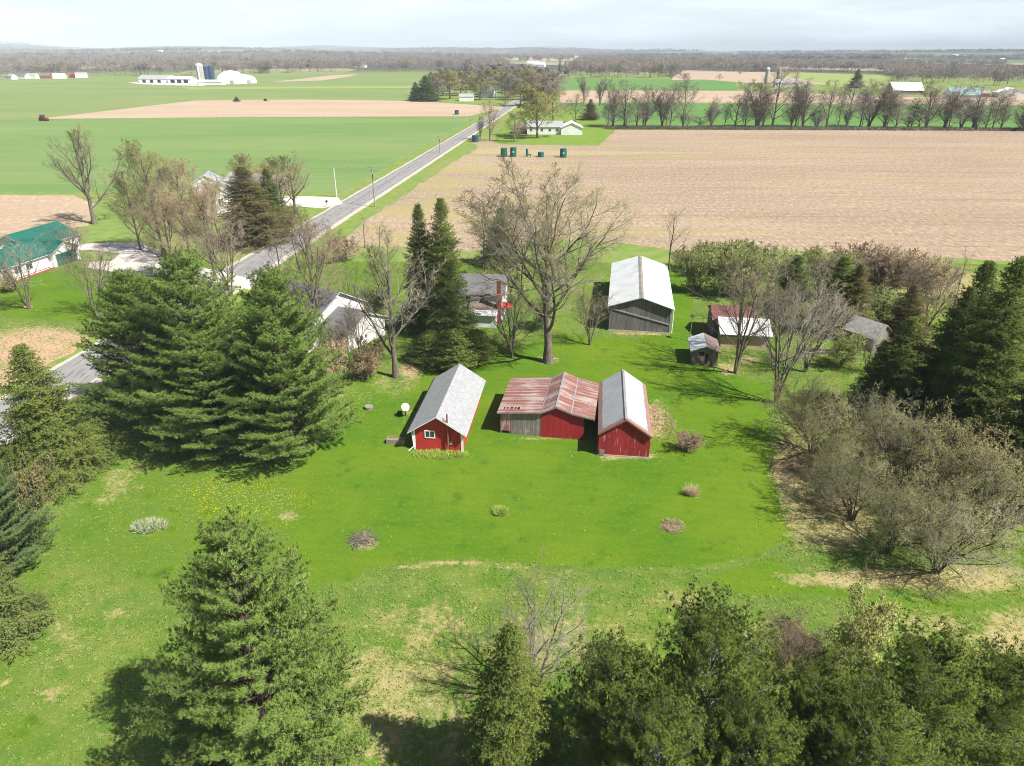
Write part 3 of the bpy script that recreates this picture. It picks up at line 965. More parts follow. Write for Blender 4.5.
M['asphalt'] = asphalt()
M['gravel'] = plain('pale_gravel', (0.5, 0.46, 0.41), (0.38, 0.34, 0.3), 1.2, 0.95, 0, 0.3, 0.05)
M['drive'] = plain('gravel_drive', (0.56, 0.52, 0.48), (0.44, 0.4, 0.36), 0.5, 0.95, 0, 0.3, 0.05)
M['corn'] = soilfield('corn_stubble', (0.35, 0.267, 0.19), (0.29, 0.222, 0.16), (0.17, 0.128, 0.096), 0.9, 0.35, 0.02, (0.3, 0.27, 0.1))
M['tilled'] = soilfield('tilled_field', (0.4, 0.305, 0.215), (0.35, 0.265, 0.185), (0.28, 0.205, 0.145), 2.2, 0.3, 0.05)
M['tan_far'] = soilfield('far_tan_field', (0.42, 0.32, 0.23), (0.37, 0.28, 0.2), (0.3, 0.225, 0.165), 3, 0.2)
M['wheat'] = greenfield('young_wheat', (0.125, 0.215, 0.065), (0.165, 0.24, 0.08), (0.21, 0.24, 0.1))
M['wheat_far'] = greenfield('far_green_field', (0.14, 0.22, 0.065), (0.19, 0.235, 0.085), (0.23, 0.24, 0.11))
M['hay'] = greenfield('far_hay_field', (0.09, 0.205, 0.05), (0.115, 0.22, 0.055), (0.16, 0.22, 0.08))
M['lime'] = greenfield('far_lime_field', (0.25, 0.3, 0.09), (0.22, 0.29, 0.08), (0.3, 0.3, 0.12))
M['verge'] = plain('verge_grass', (0.12, 0.22, 0.035), (0.22, 0.24, 0.07), 0.5, 0.95, 0, 0.3, 0.05)
M['track'] = plain('faint_track', (0.3, 0.27, 0.13), (0.36, 0.29, 0.18), 0.3, 0.95, 0, 0.3, 0.05)
M['yard'] = plain('farm_yard_grass', (0.12, 0.22, 0.03), (0.18, 0.235, 0.045), 0.3, 0.95, 0, 0.3, 0.05)


def field(pts, z, name, mat, label, cat='field', ground=False, wav=0.0):
    """sheet of ground from surveyed corners"""
    P = [np.array([p[0], p[1], 0.]) if ground else G(*p) for p in pts]
    mb = MB()
    out = []
    rr = random.Random(len(pts) + int(abs(P[0][0])))
    for i, p in enumerate(P):
        q = P[(i + 1) % len(P)]
        n = max(1, min(60, int(np.linalg.norm(q - p) / 4))) if wav else 1
        for j in range(n):
            u = p + (q - p) * j / n
            if j: u = u + np.array([rr.uniform(-wav, wav), rr.uniform(-wav, wav), 0])
            out.append((u[0], u[1], z))
    mb.poly(out)
    o = mb.build(name, mat)
    return tag(o, label, cat, kind='structure')


def rx(y, off):
    return (road_x(y) + off, y)


yv = lambda py: float(G(300, py)[1])
# left of the road
field([(-900, yv(193)), rx(yv(193), -8), rx(yv(117), -9), (-420, yv(118)), (-1400, yv(119))], 0.012, 'wheat_field', 'wheat',
      'wide smooth green field of young wheat left of the road', ground=True, wav=0.5)
field([(38, 119), (195, 100.5), (300, 99.5), (415, 101), (505, 107), (470, 116.3), (250, 117)], 0.03, 'tan_field', 'tan_far',
      'tan tilled strip between two green fields left of the road', wav=0.0)
field([(-420, 119.5), (38, 119.3), (195, 100.8), (300, 99.8), (420, 101), (452, 92), (470, 80), (430, 75), (330, 73), (240, 76), (140, 77.5), (-420, 77)], 0.02, 'green_field', 'wheat_far',
      'pale green field in front of the white farm buildings')
field([(270, 82), (300, 79), (330, 75.5), (358, 74.2), (350, 76.5), (322, 80.5)], 0.06, 'bare_patch', 'tan_far', 'small pinkish bare field right of the white hoop barn')
field([(180, 87), (420, 86.2), (460, 87), (455, 88), (300, 88.5), (190, 89.5)], 0.05, 'grass_track', 'lime', 'pale grassy farm track across the green field', 'track')
field([(-320, 195), (74, 195), (97, 205), (88, 226), (0, 236), (-320, 262)], 0.016, 'tilled_field', 'tilled',
      'tan bare field behind the green roofed house', wav=0.4)
# right of the road
ycb = [(335, 246), (420, 247), (470, 252), (560, 240), (620, 243), (690, 252), (760, 250), (850, 252), (930, 258), (1024, 262), (1300, 272)]
cf = [tuple(G(*p)[:2]) for p in ycb]
cf += [tuple(G(1500, 131)[:2]), tuple(G(1024, 130.5)[:2]), tuple(G(612, 130)[:2]), tuple(G(598, 146)[:2]), tuple(G(500, 144.5)[:2]), tuple(G(487, 139)[:2]),
       tuple(G(470, 140)[:2]), rx(yv(147), 13), rx(yv(178), 10), rx(yv(215), 9)]
field(cf, 0.012, 'corn_field', 'corn', 'broad tan field of corn stubble behind the barns', ground=True, wav=0.7)
field([(495, 143), (600, 144.5), (618, 128), (560, 105), (528, 106), (500, 128)], 0.016, 'farmhouse_lawn', 'yard', 'bright lawn around the white ranch house by the road', 'lawn', wav=0.5)
field([(480, 149), (575, 151), (700, 152.5), (1024, 155.2), (1024, 156), (700, 153.6), (575, 155.5), (470, 154)], 0.03, 'grass_track', 'track', 'thin greenish access track past the tanks in the stubble', 'track')
field([(612, 127.5), (1400, 128.5), (1400, 108), (1024, 106), (760, 104), (640, 103), (560, 104), (575, 118)], 0.014, 'green_field', 'hay', 'green field behind the hedgerow trees')
field([(560, 103), (640, 102), (760, 103), (1024, 105), (1400, 107), (1400, 99), (900, 97), (740, 91), (560, 90.5)], 0.02, 'tan_field', 'tan_far', 'brown field beyond the hedgerow')
field([(558, 89.5), (738, 90.5), (735, 82), (700, 79.8), (563, 78.2)], 0.03, 'green_field', 'hay', 'bright green strip in front of the middle wood')
field([(672, 80), (705, 79.5), (750, 83), (890, 86), (880, 78), (800, 73), (675, 70)], 0.04, 'tan_field', 'tan_far', 'tan sloping field right of the middle wood')
field([(770, 73), (800, 72.4), (880, 75), (905, 82), (890, 89), (840, 87)], 0.07, 'lime_field', 'lime', 'yellow green meadow beside the big dark conifer')
field([(890, 63), (1200, 65), (1200, 73), (1000, 71.5), (905, 68)], 0.06, 'far_field', 'lime', 'far pale green field on the right skyline')
field([(470, 57), (520, 55.5), (610, 55.5), (590, 60), (520, 62), (470, 61)], 0.06, 'far_field', 'tan_far', 'far tan and green field left of the dark tree belt')
# the road
strip(20, 1250, -5.2, 6.4, 0.018, 'road_verge', 'verge', 'grass verge along both sides of the road', 'verge', 260, 0.8)
strip(20, 1250, -3.9, 4.4, 0.024, 'road_shoulder', 'gravel', 'pale gravel shoulder of the country road', 'road shoulder', 300, 0.18)
strip(20, 1250, -3.2, 3.1, 0.030, 'road', 'asphalt', 'straight worn asphalt country road running to the upper right', 'road', 200)
# drives
field([(88, 268), (120, 273), (170, 277), (222, 283), (250, 290), (258, 281), (225, 272), (165, 262), (160, 250), (140, 243), (108, 243), (82, 244), (72, 250), (100, 251), (120, 254), (112, 261), (90, 262)],
      0.034, 'driveway', 'drive', 'pale gravel loop drive beside the green roofed house', 'driveway', wav=0.15)
field([(262, 203), (290, 206), (322, 208.5), (343, 204), (338, 197.5), (312, 196.5), (280, 196)], 0.034, 'driveway', 'drive', 'short pale gravel drive across the road by the pole', 'driveway', wav=0.15)

# ---- the near lawn: one fine sheet with its real patches of growth mapped on it


def pip(px, py, poly):
    """signed distance (pixels, + inside) of points to a polygon"""
    poly = np.asarray(poly, float)
    ins = np.zeros(px.shape, bool); dmin = np.full(px.shape, 1e9)
    for i in range(len(poly)):
        a = poly[i]; b = poly[(i + 1) % len(poly)]
        c = ((a[1] > py) != (b[1] > py))
        with np.errstate(divide='ignore', invalid='ignore'):
            xx = (b[0] - a[0]) * (py - a[1]) / (b[1] - a[1]) + a[0]
        ins ^= (c & (px < xx))
        ab = b - a
        t = np.clip(((px - a[0]) * ab[0] + (py - a[1]) * ab[1]) / max(ab @ ab, 1e-9), 0, 1)
        dmin = np.minimum(dmin, np.hypot(px - a[0] - t * ab[0], py - a[1] - t * ab[1]))
    return np.where(ins, dmin, -dmin)


LUSH = [(300, 480), (330, 430), (372, 372), (400, 392), (440, 360), (500, 352), (560, 335), (640, 340), (668, 262), (690, 262), (695, 330), (720, 372), (770, 385), (768, 440), (788, 480), (803, 515), (790, 538), (755, 556), (700, 566), (620, 568), (540, 565), (470, 558), (420, 560), (370, 568), (318, 578), (300, 540)]
PATH = [(690, 575), (775, 553), (820, 580), (866, 590), (968, 600), (1060, 590), (1060, 606), (968, 616), (866, 606), (800, 600), (740, 600)]


def blob(px, py, L):
    o = np.zeros(px.shape)
    for cx, cy, rx_, ry_, s in L:
        d = ((px - cx) / rx_) ** 2 + ((py - cy) / ry_) ** 2
        o = np.maximum(o, s * np.exp(-d * 0.9))
    return o


DRY = [(405, 567, 30, 4, .7), (455, 563, 34, 4, .9), (505, 566, 34, 4, .75), (560, 571, 30, 5, .6), (610, 577, 26, 5, .45), (540, 580, 30, 6, .5), (690, 574, 26, 4, .5), (740, 566, 22, 4, .5), (345, 398, 50, 26, .55), (392, 385, 40, 18, .6), (410, 372, 14, 12, .9), (795, 470, 24, 44, 1.2), (830, 520, 50, 34, 1.2),
       (900, 578, 130, 12, 1.1), (970, 578, 70, 16, 1.1), (1010, 636, 50, 36, .9), (930, 625, 110, 16, .7), (118, 483, 20, 22, .75), (138, 462, 20, 20, .6), (105, 500, 16, 6, .8), (135, 487, 26, 4, .6), (290, 515, 16, 8, .8), (280, 500, 40, 14, .4),
       (115, 612, 20, 12, .65), (90, 640, 40, 20, .4), (50, 695, 20, 10, .8), (5, 682, 6, 12, .9), (40, 610, 12, 10, .5), (390, 690, 130, 80, .72), (470, 755, 60, 20, .8), (400, 745, 90, 40, .65), (430, 630, 110, 50, .6), (700, 600, 90, 20, .5), (60, 640, 70, 60, .5), (365, 541, 17, 12, .85),
       (672, 527, 14, 6, 1), (655, 420, 16, 26, .9), (632, 456, 40, 4, .9), (540, 438, 45, 3, .7), (615, 458, 22, 3, .9), (440, 457, 32, 7, .35), (245, 760, 60, 14, 1), (200, 750, 30, 12, .8), (330, 720, 40, 10, .7), (548, 358, 24, 7, .6),
       (640, 333, 40, 3, .9), (726, 366, 20, 6, .8), (745, 360, 22, 7, .8), (715, 310, 20, 14, .3), (560, 640, 130, 60, .6), (760, 640, 70, 40, .6), (330, 345, 50, 25, .5), (370, 270, 50, 35, .4), (400, 295, 40, 20, .35), (350, 243, 40, 12, .5),
       (40, 348, 60, 22, .6), (70, 345, 25, 20, .8), (0, 380, 60, 30, .8), (118, 282, 26, 8, .5), (15, 305, 6, 3, .8), (30, 285, 45, 5, .5), (860, 352, 60, 14, .4), (905, 300, 70, 30, .7), (940, 285, 90, 24, .8), (760, 270, 90, 16, .5), (585, 310, 14, 16, .5), (730, 300, 40, 15, .35), (410, 418, 12, 22, .6)]
DAND = [(240, 500, 85, 30, 1.3), (215, 490, 55, 20, 1.3), (280, 520, 30, 16, .8), (300, 475, 40, 16, .6), (370, 468, 60, 14, .45), (250, 460, 60, 8, .5), (345, 445, 18, 8, .6), (60, 610, 60, 40, .4), (380, 500, 90, 40, .3), (560, 500, 150, 50, .12), (700, 470, 60, 40, .15), (20, 720, 60, 50, .25), (110, 540, 80, 40, .25), (400, 620, 90, 40, .2), (760, 600, 60, 15, .3)]
BARE = [(410, 368, 12, 8, .8), (245, 766, 40, 8, .8), (40, 348, 62, 22, 1), (0, 385, 40, 25, .8), (632, 457, 30, 3, .5), (28, 307, 5, 3, .9), (730, 372, 14, 4, .7), (800, 470, 10, 10, .4), (455, 740, 12, 14, .6), (880, 616, 8, 4, .8), (548, 360, 16, 5, .6), (5, 520, 20, 20, .4), (500, 437, 10, 2, .5)]


def build_lawn():
    xs = np.arange(-118, 118.1, 0.55); ys = np.arange(6, 121, 0.55)
    X, Y = np.meshgrid(xs, ys, indexing='ij')
    V = np.stack([X, Y, np.full(X.shape, 0.004)], -1).reshape(-1, 3)
    pp = proj(V); px, py = pp[:, 0], pp[:, 1]
    nx, ny = X.shape
    idx = np.arange(nx * ny).reshape(nx, ny)
    F = np.stack([idx[:-1, :-1], idx[1:, :-1], idx[1:, 1:], idx[:-1, 1:]], -1).reshape(-1, 4)
    sd = np.maximum(pip(px, py, LUSH), pip(px, py, PATH) - 5.0)
    wd = np.where(px < 420, 9 + (420 - px) * 0.25, 9.0); lush = smooth(sd, -wd, np.minimum(wd, 14))
    lush = np.maximum(lush, 0.8 * smooth(pip(px, py, [(0, 275), (92, 268), (140, 285), (88, 322), (0, 318)]), -6, 6))
    lush = np.maximum(lush, 0.55 * smooth(pip(px, py, [(100, 440), (300, 455), (310, 560), (160, 600), (60, 560), (20, 700), (120, 766), (-60, 766), (-30, 640)]), -30, 30))
    lush = np.maximum(lush, 0.5 * smooth(pip(px, py, [(330, 250), (480, 240), (520, 330), (380, 340), (330, 330)]), -20, 20))
    dry = blob(px, py, DRY); dand = blob(px, py, DAND); bare = blob(px, py, BARE)
    me = np_mesh('lawn', [(V, F, 0)], ['lawn'])
    for nme, arr in (('lush', lush), ('dry', dry), ('dand', dand), ('bare', bare)):
        at = me.attributes.new(nme, 'FLOAT', 'POINT'); at.data.foreach_set('value', arr.astype(np.float32))
    o = bpy.data.objects.new('lawn', me); COL.objects.link(o)
    tag(o, 'mown green lawn and rough meadow around the farm buildings', 'lawn', kind='structure')
    return px, py, V, lush, dry


def lawn_mat():
    t = NT('lawn_grass')
    n1 = t.noise(0.07, 5, rough=0.65); n2 = t.noise(0.5, 6, rough=0.65); n3 = t.noise(2.6, 5, rough=0.7); n4 = t.noise(9.0, 3, rough=0.7)
    str_ = t.noise(1.0, 4, t.mapv((0.25, 1.6, 1), None, (0, 0, 0.3)))
    lush = t.mix(t.step(n1, 0.35, 0.65), (0.066, 0.155, 0.010), (0.115, 0.19, 0.013))
    lush = t.mix(t.math('MULTIPLY', t.step(n3, 0.48, 0.72), 0.75), lush, (0.15, 0.205, 0.014))
    lush = t.mix(t.math('MULTIPLY', t.step(n2, 0.54, 0.72), 0.7), lush, (0.04, 0.105, 0.011))
    lush = t.mix(t.math('MULTIPLY', t.step(n4, 0.5, 0.68), 0.5), lush, (0.02, 0.06, 0.005))
    n5 = t.noise(0.9, 5, t.mapv((1, 1, 1), None, (0, 0, 1)), 0.7)
    lush = t.mix(t.math('MULTIPLY', t.step(n5, 0.55, 0.72), 0.6), lush, (0.115, 0.15, 0.022))
    lush = t.mix(t.math('MULTIPLY', t.step(str_, 0.5, 0.7), 0.35), lush, (0.12, 0.16, 0.012))
    x_, y_, z_ = t.xyz(t.mapv((1, 1, 1), None, (0, 0, 0.12)))
    mow = t.math('SINE', t.math('MULTIPLY', t.math('ADD', y_, t.math('MULTIPLY', n1, 3.0)), 5.2))
    lush = t.mix(t.math('MULTIPLY', t.step(mow, -0.3, 0.9), 0.07), lush, (0.036, 0.09, 0.006))
    mead = t.mix(t.step(n2, 0.35, 0.62), (0.085, 0.165, 0.018), (0.155, 0.2, 0.038))
    mead = t.mix(t.math('MULTIPLY', t.step(n1, 0.45, 0.6), 0.5), mead, (0.075, 0.145, 0.028))
    mead = t.mix(t.math('MULTIPLY', t.step(n3, 0.54, 0.72), 0.8), mead, (0.36, 0.31, 0.15))
    mead = t.mix(t.math('MULTIPLY', t.step(n4, 0.48, 0.66), 0.6), mead, (0.05, 0.09, 0.02))
    e = t.math('ADD', t.attr('lush'), t.math('MULTIPLY', t.math('SUBTRACT', n2, 0.5), 1.5))
    col = t.mix(t.step(e, 0.25, 0.75), mead, lush)
    d = t.math('ADD', t.attr('dry'), t.math('MULTIPLY', t.math('SUBTRACT', n2, 0.5), 0.9))
    d = t.math('ADD', d, t.math('MULTIPLY', t.math('SUBTRACT', n3, 0.5), 1.1))
    tan = t.mix(t.step(n4, 0.4, 0.65), (0.42, 0.33, 0.18), (0.28, 0.235, 0.1))
    col = t.mix(t.math('MULTIPLY', t.step(d, 0.42, 0.85), 0.85), col, tan)
    b = t.math('ADD', t.attr('bare'), t.math('MULTIPLY', t.math('SUBTRACT', n3, 0.5), 1.2))
    col = t.mix(t.step(b, 0.35, 0.65), col, (0.42, 0.28, 0.185))
    vd = t.vor(4.6)
    vr = t.math('ADD', t.attr('dand'), t.math('MULTIPLY', t.math('SUBTRACT', n2, 0.5), 1.2))
    yel = t.math('MULTIPLY', t.math('LESS_THAN', vd, t.math('MULTIPLY', t.step(vr, 0.0, 1.3), 0.27)), 0.6)
    col = t.mix(yel, col, (0.62, 0.46, 0.015))
    h = t.math('ADD', t.math('MULTIPLY', n3, 0.6), t.math('MULTIPLY', n4, 0.4))
    return t.finish(col, 0.95, 0, t.bump(h, 0.55, 0.12), 0.05)


M['lawn'] = lawn_mat()
LX, LY, LV, LL, LD = build_lawn()


def rough_grass():
    """uncut meadow grass, one mesh of blades"""
    r = np.random.default_rng(77)
    vis = (LX > -40) & (LX < 1064) & (LY > 330) & (LY < 800)
    rough = np.clip(1.0 - LL * 1.35, 0, 1) * 0.8 + LD * 0.5
    clump = 0.5 + 0.5 * np.sin(LV[:, 0] * 0.9 + 3 * np.sin(LV[:, 1] * 0.31)) * np.sin(LV[:, 1] * 0.8 + 2 * np.sin(LV[:, 0] * 0.27))
    w = vis * rough * (0.15 + clump)
    # keep off the road
    w *= np.abs(LV[:, 0] - road_x(LV[:, 1])) > 5.0
    w = w / w.sum()
    n = 40000
    i = r.choice(len(w), n, p=w)
    P = LV[i] + np.c_[r.uniform(-.3, .3, (n, 2)), np.zeros(n)]
    D = np.tile([0, 0, 1.], (n, 1)) + r.normal(0, 0.25, (n, 3))
    v, f, k = blades(P, nrm(D), 4, 0.2, 0.045, 0.55, r, 0, 0.06)
    v[:, 2] = np.maximum(v[:, 2], 0.0)
    me = np_mesh('rough_grass', [(v, f, 0)], ['grass_blade'])
    o = bpy.data.objects.new('rough_grass', me); COL.objects.link(o)
    tag(o, 'rough uncut meadow grass round the mown lawn', 'grass', kind='stuff')


rough_grass()

# ------------------------------------------------------------------ buildings


def wall_prism(mb, W, L, hw, hr, mi=0, y0=0.0):
    pr = [(-W / 2, 0), (W / 2, 0), (W / 2, hw), (0, hr), (-W / 2, hw)]
    mb.hull([(x, y0 + L, z) for x, z in pr], [(x, y0, z) for x, z in pr], mi)


def roof_on(W, L, hw, hr, os_, of, t=0.09, gap=0.004):
    """one folded sheet over both slopes"""
    sl = (hr - hw) / (W / 2); he = hw - sl * os_; x = W / 2 + os_
    mb = MB()
    lo = [(-x, he + gap), (0, hr + gap), (x, he + gap)]
    hi = [(x, he + gap + t), (0, hr + gap + t * 1.05), (-x, he + gap + t)]
    pr = lo + hi
    a = [(px, L + of, z) for px, z in pr]; b = [(px, -of, z) for px, z in pr]
    n = 6; base = 0
    mb.poly([b[0], b[1], b[4], b[5]], 2); mb.poly([b[1], b[2], b[3], b[4]], 2)
    mb.poly([a[0], a[5], a[4], a[1]], 2); mb.poly([a[1], a[4], a[3], a[2]], 2)
    mb.poly([b[5], b[4], a[4], a[5]], 0)      # left slope
    mb.poly([b[4], b[3], a[3], a[4]], 1)      # right slope
    mb.poly([b[1], b[0], a[0], a[1]], 2); mb.poly([b[2], b[1], a[1], a[2]], 2)
    mb.poly([b[0], b[5], a[5], a[0]], 2); mb.poly([b[3], b[2], a[2], a[3]], 2)
    return mb


def window(parent, x, y, z, w, h, face='y-', frame='white_paint', mull=True, label=None):
    """framed window standing proud of a wall; frame with its pane as a sub-part"""
    fr = MB(); t = 0.09; d = 0.05

    def bx(mb, u0, u1, z0, z1, d0, d1):
        if face == 'y-': mb.box(x + u0, x + u1, y - d1, y - d0, z + z0, z + z1)
        elif face == 'x+': mb.box(x + d0, x + d1, y + u0, y + u1, z + z0, z + z1)
        elif face == 'x-': mb.box(x - d1, x - d0, y + u0, y + u1, z + z0, z + z1)
    bx(fr, -w / 2 - t, w / 2 + t, -h / 2 - t, -h / 2, 0.002, d)
    bx(fr, -w / 2 - t, w / 2 + t, h / 2, h / 2 + t, 0.002, d)
    bx(fr, -w / 2 - t, -w / 2, -h / 2, h / 2, 0.002, d)
    bx(fr, w / 2, w / 2 + t, -h / 2, h / 2, 0.002, d)
    if mull: bx(fr, -0.03, 0.03, -h / 2, h / 2, 0.002, d - 0.01)
    f = fr.build('window', frame, parent)
    pn = MB(); bx(pn, -w / 2, w / 2, -h / 2, h / 2, 0.003, 0.022)
    pn.build('pane', 'black_glass', f)
    return f


def gable(name, label, cat, x, y, yaw, W, L, hw, hr, os_=0.3, of=0.3, wall='white_siding', roof='shingle_grey', roof_r=None, trim='white_paint', group=None):
    o = thing(name, label, cat, (x, y, 0), yaw, group)
    mb = MB(); wall_prism(mb, W, L, hw, hr)
    mb.build('wall', wall, o)
    r = roof_on(W, L, hw, hr, os_, of).build('roof', [roof, roof_r or roof, trim], o)
    return o, r


# --- the small red shed
o, r = gable('red_shed', 'small bright red shed with grey shingle roof and one white framed window', 'shed', -6.86, 56.47, -0.112, 4.5, 11.1, 2.25, 3.72, 0.52, 0.5, 'red_paint', 'shingle_grey')
window(o, -0.75, 0, 1.72, 0.8, 0.62)
for sx in (-1, 1):
    c = MB(); c.box(sx * 2.25 - 0.1, sx * 2.25 + 0.1, -0.03, 0.14, 0.0, 2.2); c.build('corner_board', 'white_paint', o)
c = MB(); c.tube((0.98, -0.22, 0.7), (0.98, -0.22, 4.05), 0.075, None, 10); c.box(0.94, 1.02, -0.2, -0.002, 1.0, 1.06); c.box(0.94, 1.02, -0.2, -0.002, 1.9, 1.96)
c.build('stove_pipe', 'rust_pipe', o)
c = MB(); c.box(1.1, 1.35, -0.07, -0.002, 0.75, 1.1); c.build('meter_box', 'steel', o)
c = MB(); c.tube((-2.45, -0.08, 2.1), (-2.33, -0.08, 0.35), 0.05); c.tube((-2.33, -0.08, 0.35), (-2.75, -0.5, 0.06), 0.05); c.build('downspout', 'white_paint', o)
c = MB(); c.tube((0.98, -0.5, 3.3), (0.7, -0.3, 3.42), 0.03); c.box(0.62, 0.78, -0.46, -0.3, 3.4, 3.5); c.build('lamp_bracket', 'steel', o)
c = MB(); c.tube((-2.8, -0.4, 2.0), (-2.8, 11.5, 2.0), 0.06, None, 6); c.build('gutter', 'black', o)

# --- the long rusty-roofed barn
A0 = (-1.16, 59.86); AY = -rad(9.5); BL = 7.6
o = thing('red_barn', 'low rambling red and grey barn with a sagging rusty metal roof', 'barn', (A0[0], A0[1], 0), AY)
PROF = [(0.0, 2.35), (4.05, 2.7), (5.45, 3.45), (6.9, 2.88), (9.15, 2.45)]


def pz(x):
    for (a, za), (b, zb) in zip(PROF, PROF[1:]):
        if a <= x <= b: return za + (zb - za) * (x - a) / (b - a)


def facewall(name, x0, x1, z0, mat, y=0.0, th=0.12, extra=()):
    xs = sorted({x0, x1, *[p[0] for p in PROF if x0 < p[0] < x1]})
    mb = MB()
    lo = [(x0, z0), (x1, z0)] + [(q, pz(q) - 0.004) for q in reversed(xs)]
    mb.hull([(q, y + th, z) for q, z in lo], [(q, y, z) for q, z in lo])
    return mb.build(name, mat, o)


facewall('faded_wall', 0.05, 1.1, 0.32, 'red_faded', 0.02)['label'] = 'faded pinkish board end wall raised off the ground'
facewall('grey_wall', 1.103, 4.03, 0.0, 'grey_boards')['label'] = 'bare weathered grey board wall'
facewall('wall', 4.033, 6.7, 0.0, 'red_dull', -0.02)
facewall('sliding_door', 6.703, 8.13, 0.02, 'red_dull', 0.03)['label'] = 'dark red sliding barn door'
facewall('back_wall', 0.05, 9.1, 0.0, 'grey_boards', BL - 0.15)
mb = MB(); mb.box(0.05, 0.17, 0.15, BL - 0.16, 0.0, 2.33); mb.build('side_wall', 'red_faded', o)
for q in (0.1, 1.0):
    mb = MB(); mb.box(q - 0.06, q + 0.06, 0.03, 0.13, 0, 0.318); mb.build('post', 'grey_boards', o)
mb = MB(); mb.box(8.0, 8.12, 0.2, 4, 0, 2.3); mb.build('inner_wall', 'opening_shade', o)  # painted near-black to stand for the shade in the open bay
mb = MB(); mb.box(0.17, 1.1, 0.6, 0.66, 0, 0.4); mb.build('shade_board', 'opening_shade', o)  # near-black board put in as the shade under the raised wall
mb = MB(); t_ = 0.05; of_ = 0.22
for (a, za), (b, zb) in list(zip(PROF, PROF[1:])):
    if a == 0.0:
        s = (zb - za) / (b - a)
        mb.slab(-0.25, za - 0.25 * s, b, zb, 0.95, BL + 0.2, t_)
        mb.slab(-0.25, za - 0.25 * s, b, zb, -of_, 0.45, t_)
        cuts = [(-0.25, 0.25), (0.42, 0.55), (0.72, 0.9), (1.2, 1.32), (1.5, 1.62), (1.85, b)]
        for u, v in cuts: mb.slab(u, za + u * s, v, za + v * s, 0.45, 0.95, t_)
        mb.slab(0.25, za + 0.25 * s, 1.4, za + 1.4 * s, 0.68, 0.74, t_)
    else:
        mb.slab(a, za, b, zb, -of_, BL + 0.2, t_)
rusty = mb.build('roof', 'rusty_roof', o)
for (x0, z0, x1, z1) in ((5.36, 3.43 + t_, 5.54, 3.44 + t_), (4.0, 2.72 + t_, 4.1, 2.75 + t_), (6.85, 2.91 + t_, 6.95, 2.88 + t_)):
    mb = MB(); mb.slab(x0, z0, x1, z1, -of_, BL + 0.2, 0.03); mb.build('roof_cap', 'steel', o)
mb = MB()
for i in range(len(PROF) - 1):
    (a, za), (b, zb) = PROF[i], PROF[i + 1]
    a = -0.25 if i == 0 else a
    mb.slab(a, za - 0.1, b, zb - 0.1, -of_ - 0.03, -of_ - 0.003, 0.14)
mb.build('fascia', 'grey_boards', o)

# --- the tall red barn with the bright metal roof
o, r = gable('red_barn', 'red gabled barn with worn paint and silver metal roof edged in rust', 'barn', 10.3, 55.5, -0.115, 4.65, 10.4, 2.4, 3.98, 0.12, 0.25, 'red_worn', 'tin_roof', trim='rust_pipe')
mb = MB(); mb.box(-0.1, 0.1, -0.25, 10.62, 4.075, 4.1); mb.build('ridge_cap', 'steel', o)
mb = MB(); mb.box(-2.2, -1.75, -0.09, -0.003, 0.1, 0.62); mb.build('vent_hatch', 'grey_boards', o)
mb = MB(); mb.box(-2.36, 2.36, -0.05, 10.45, 0.0, 0.14); mb.build('foundation', 'concrete', o)
for sx in (-1, 1):
    mb = MB(); s = 1.58 / 2.325
    mb.slab(0 if sx > 0 else -2.44, 3.9 if sx > 0 else 3.9 - 2.44 * s, 2.44 if sx > 0 else 0, 3.9 - 2.44 * s if sx > 0 else 3.9, -0.285, -0.255, 0.14)
    mb.build('rake_board', 'rust_pipe', o)

# --- the white-roofed pole barn
o, r = gable('pole_barn', 'large dark board pole barn under a bright white metal roof', 'barn', 16.87, 87.1, -0.151, 8.0, 20.1, 3.55, 4.85, 0.32, 0.38, 'barn_boards', 'white_roof_l', 'white_roof', trim='steel')
mb = MB(); mb.slab(-0.28, 4.86, 0.0, 4.95, -0.38, 20.45, 0.03); mb.slab(0.0, 4.95, 0.28, 4.86, -0.38, 20.45, 0.03); mb.build('ridge_cap', 'grey_boards', o)
mb = MB(); mb.slab(-3.95, 3.1, 3.85, 1.25, -0.09, -0.004, 0.16); mb.build('brace_rail', 'steel', o)['label'] = 'pale rail running slantwise across the gable wall'
mb = MB(); mb.box(3.85, 4.03, -0.03, 0.15, 0, 3.5); mb.build('corner_board', 'steel', o)
mb = MB(); mb.tube((4.25, 0.15, 0.05), (4.25, 0.15, 3.3), 0.07); mb.build('downspout', 'white_paint', o)
mb = MB(); mb.box(-4.06, 4.06, -0.06, 20.1, 0, 0.18); mb.build('foundation', 'concrete', o)

# --- little outhouse shed, half white roof half dark
o, r = gable('garden_shed', 'tiny board shed with one white and one dark roof slope', 'shed', 22.9, 76.3, -0.15, 2.95, 3.9, 1.85, 2.5, 0.3, 0.28, 'brown_boards', 'shed_white_roof', 'shingle_brown', trim='steel')
mb = MB(); mb.box(-0.75, -0.15, -0.02, -0.003, 1.25, 1.75); mb.build('vent_hole', 'opening_shade', o)  # flat panel on the wall, the hole's shade painted on
mb = MB(); mb.box(0.35, 1.2, -0.03, -0.003, 0.05, 1.75); mb.build('door', 'brown_boards', o)
mb = MB(); mb.box(0.0, 0.32, -0.02, -0.003, 0.3, 1.5); mb.build('gap', 'opening_shade', o)  # flat panel too, its darkness is painted shade

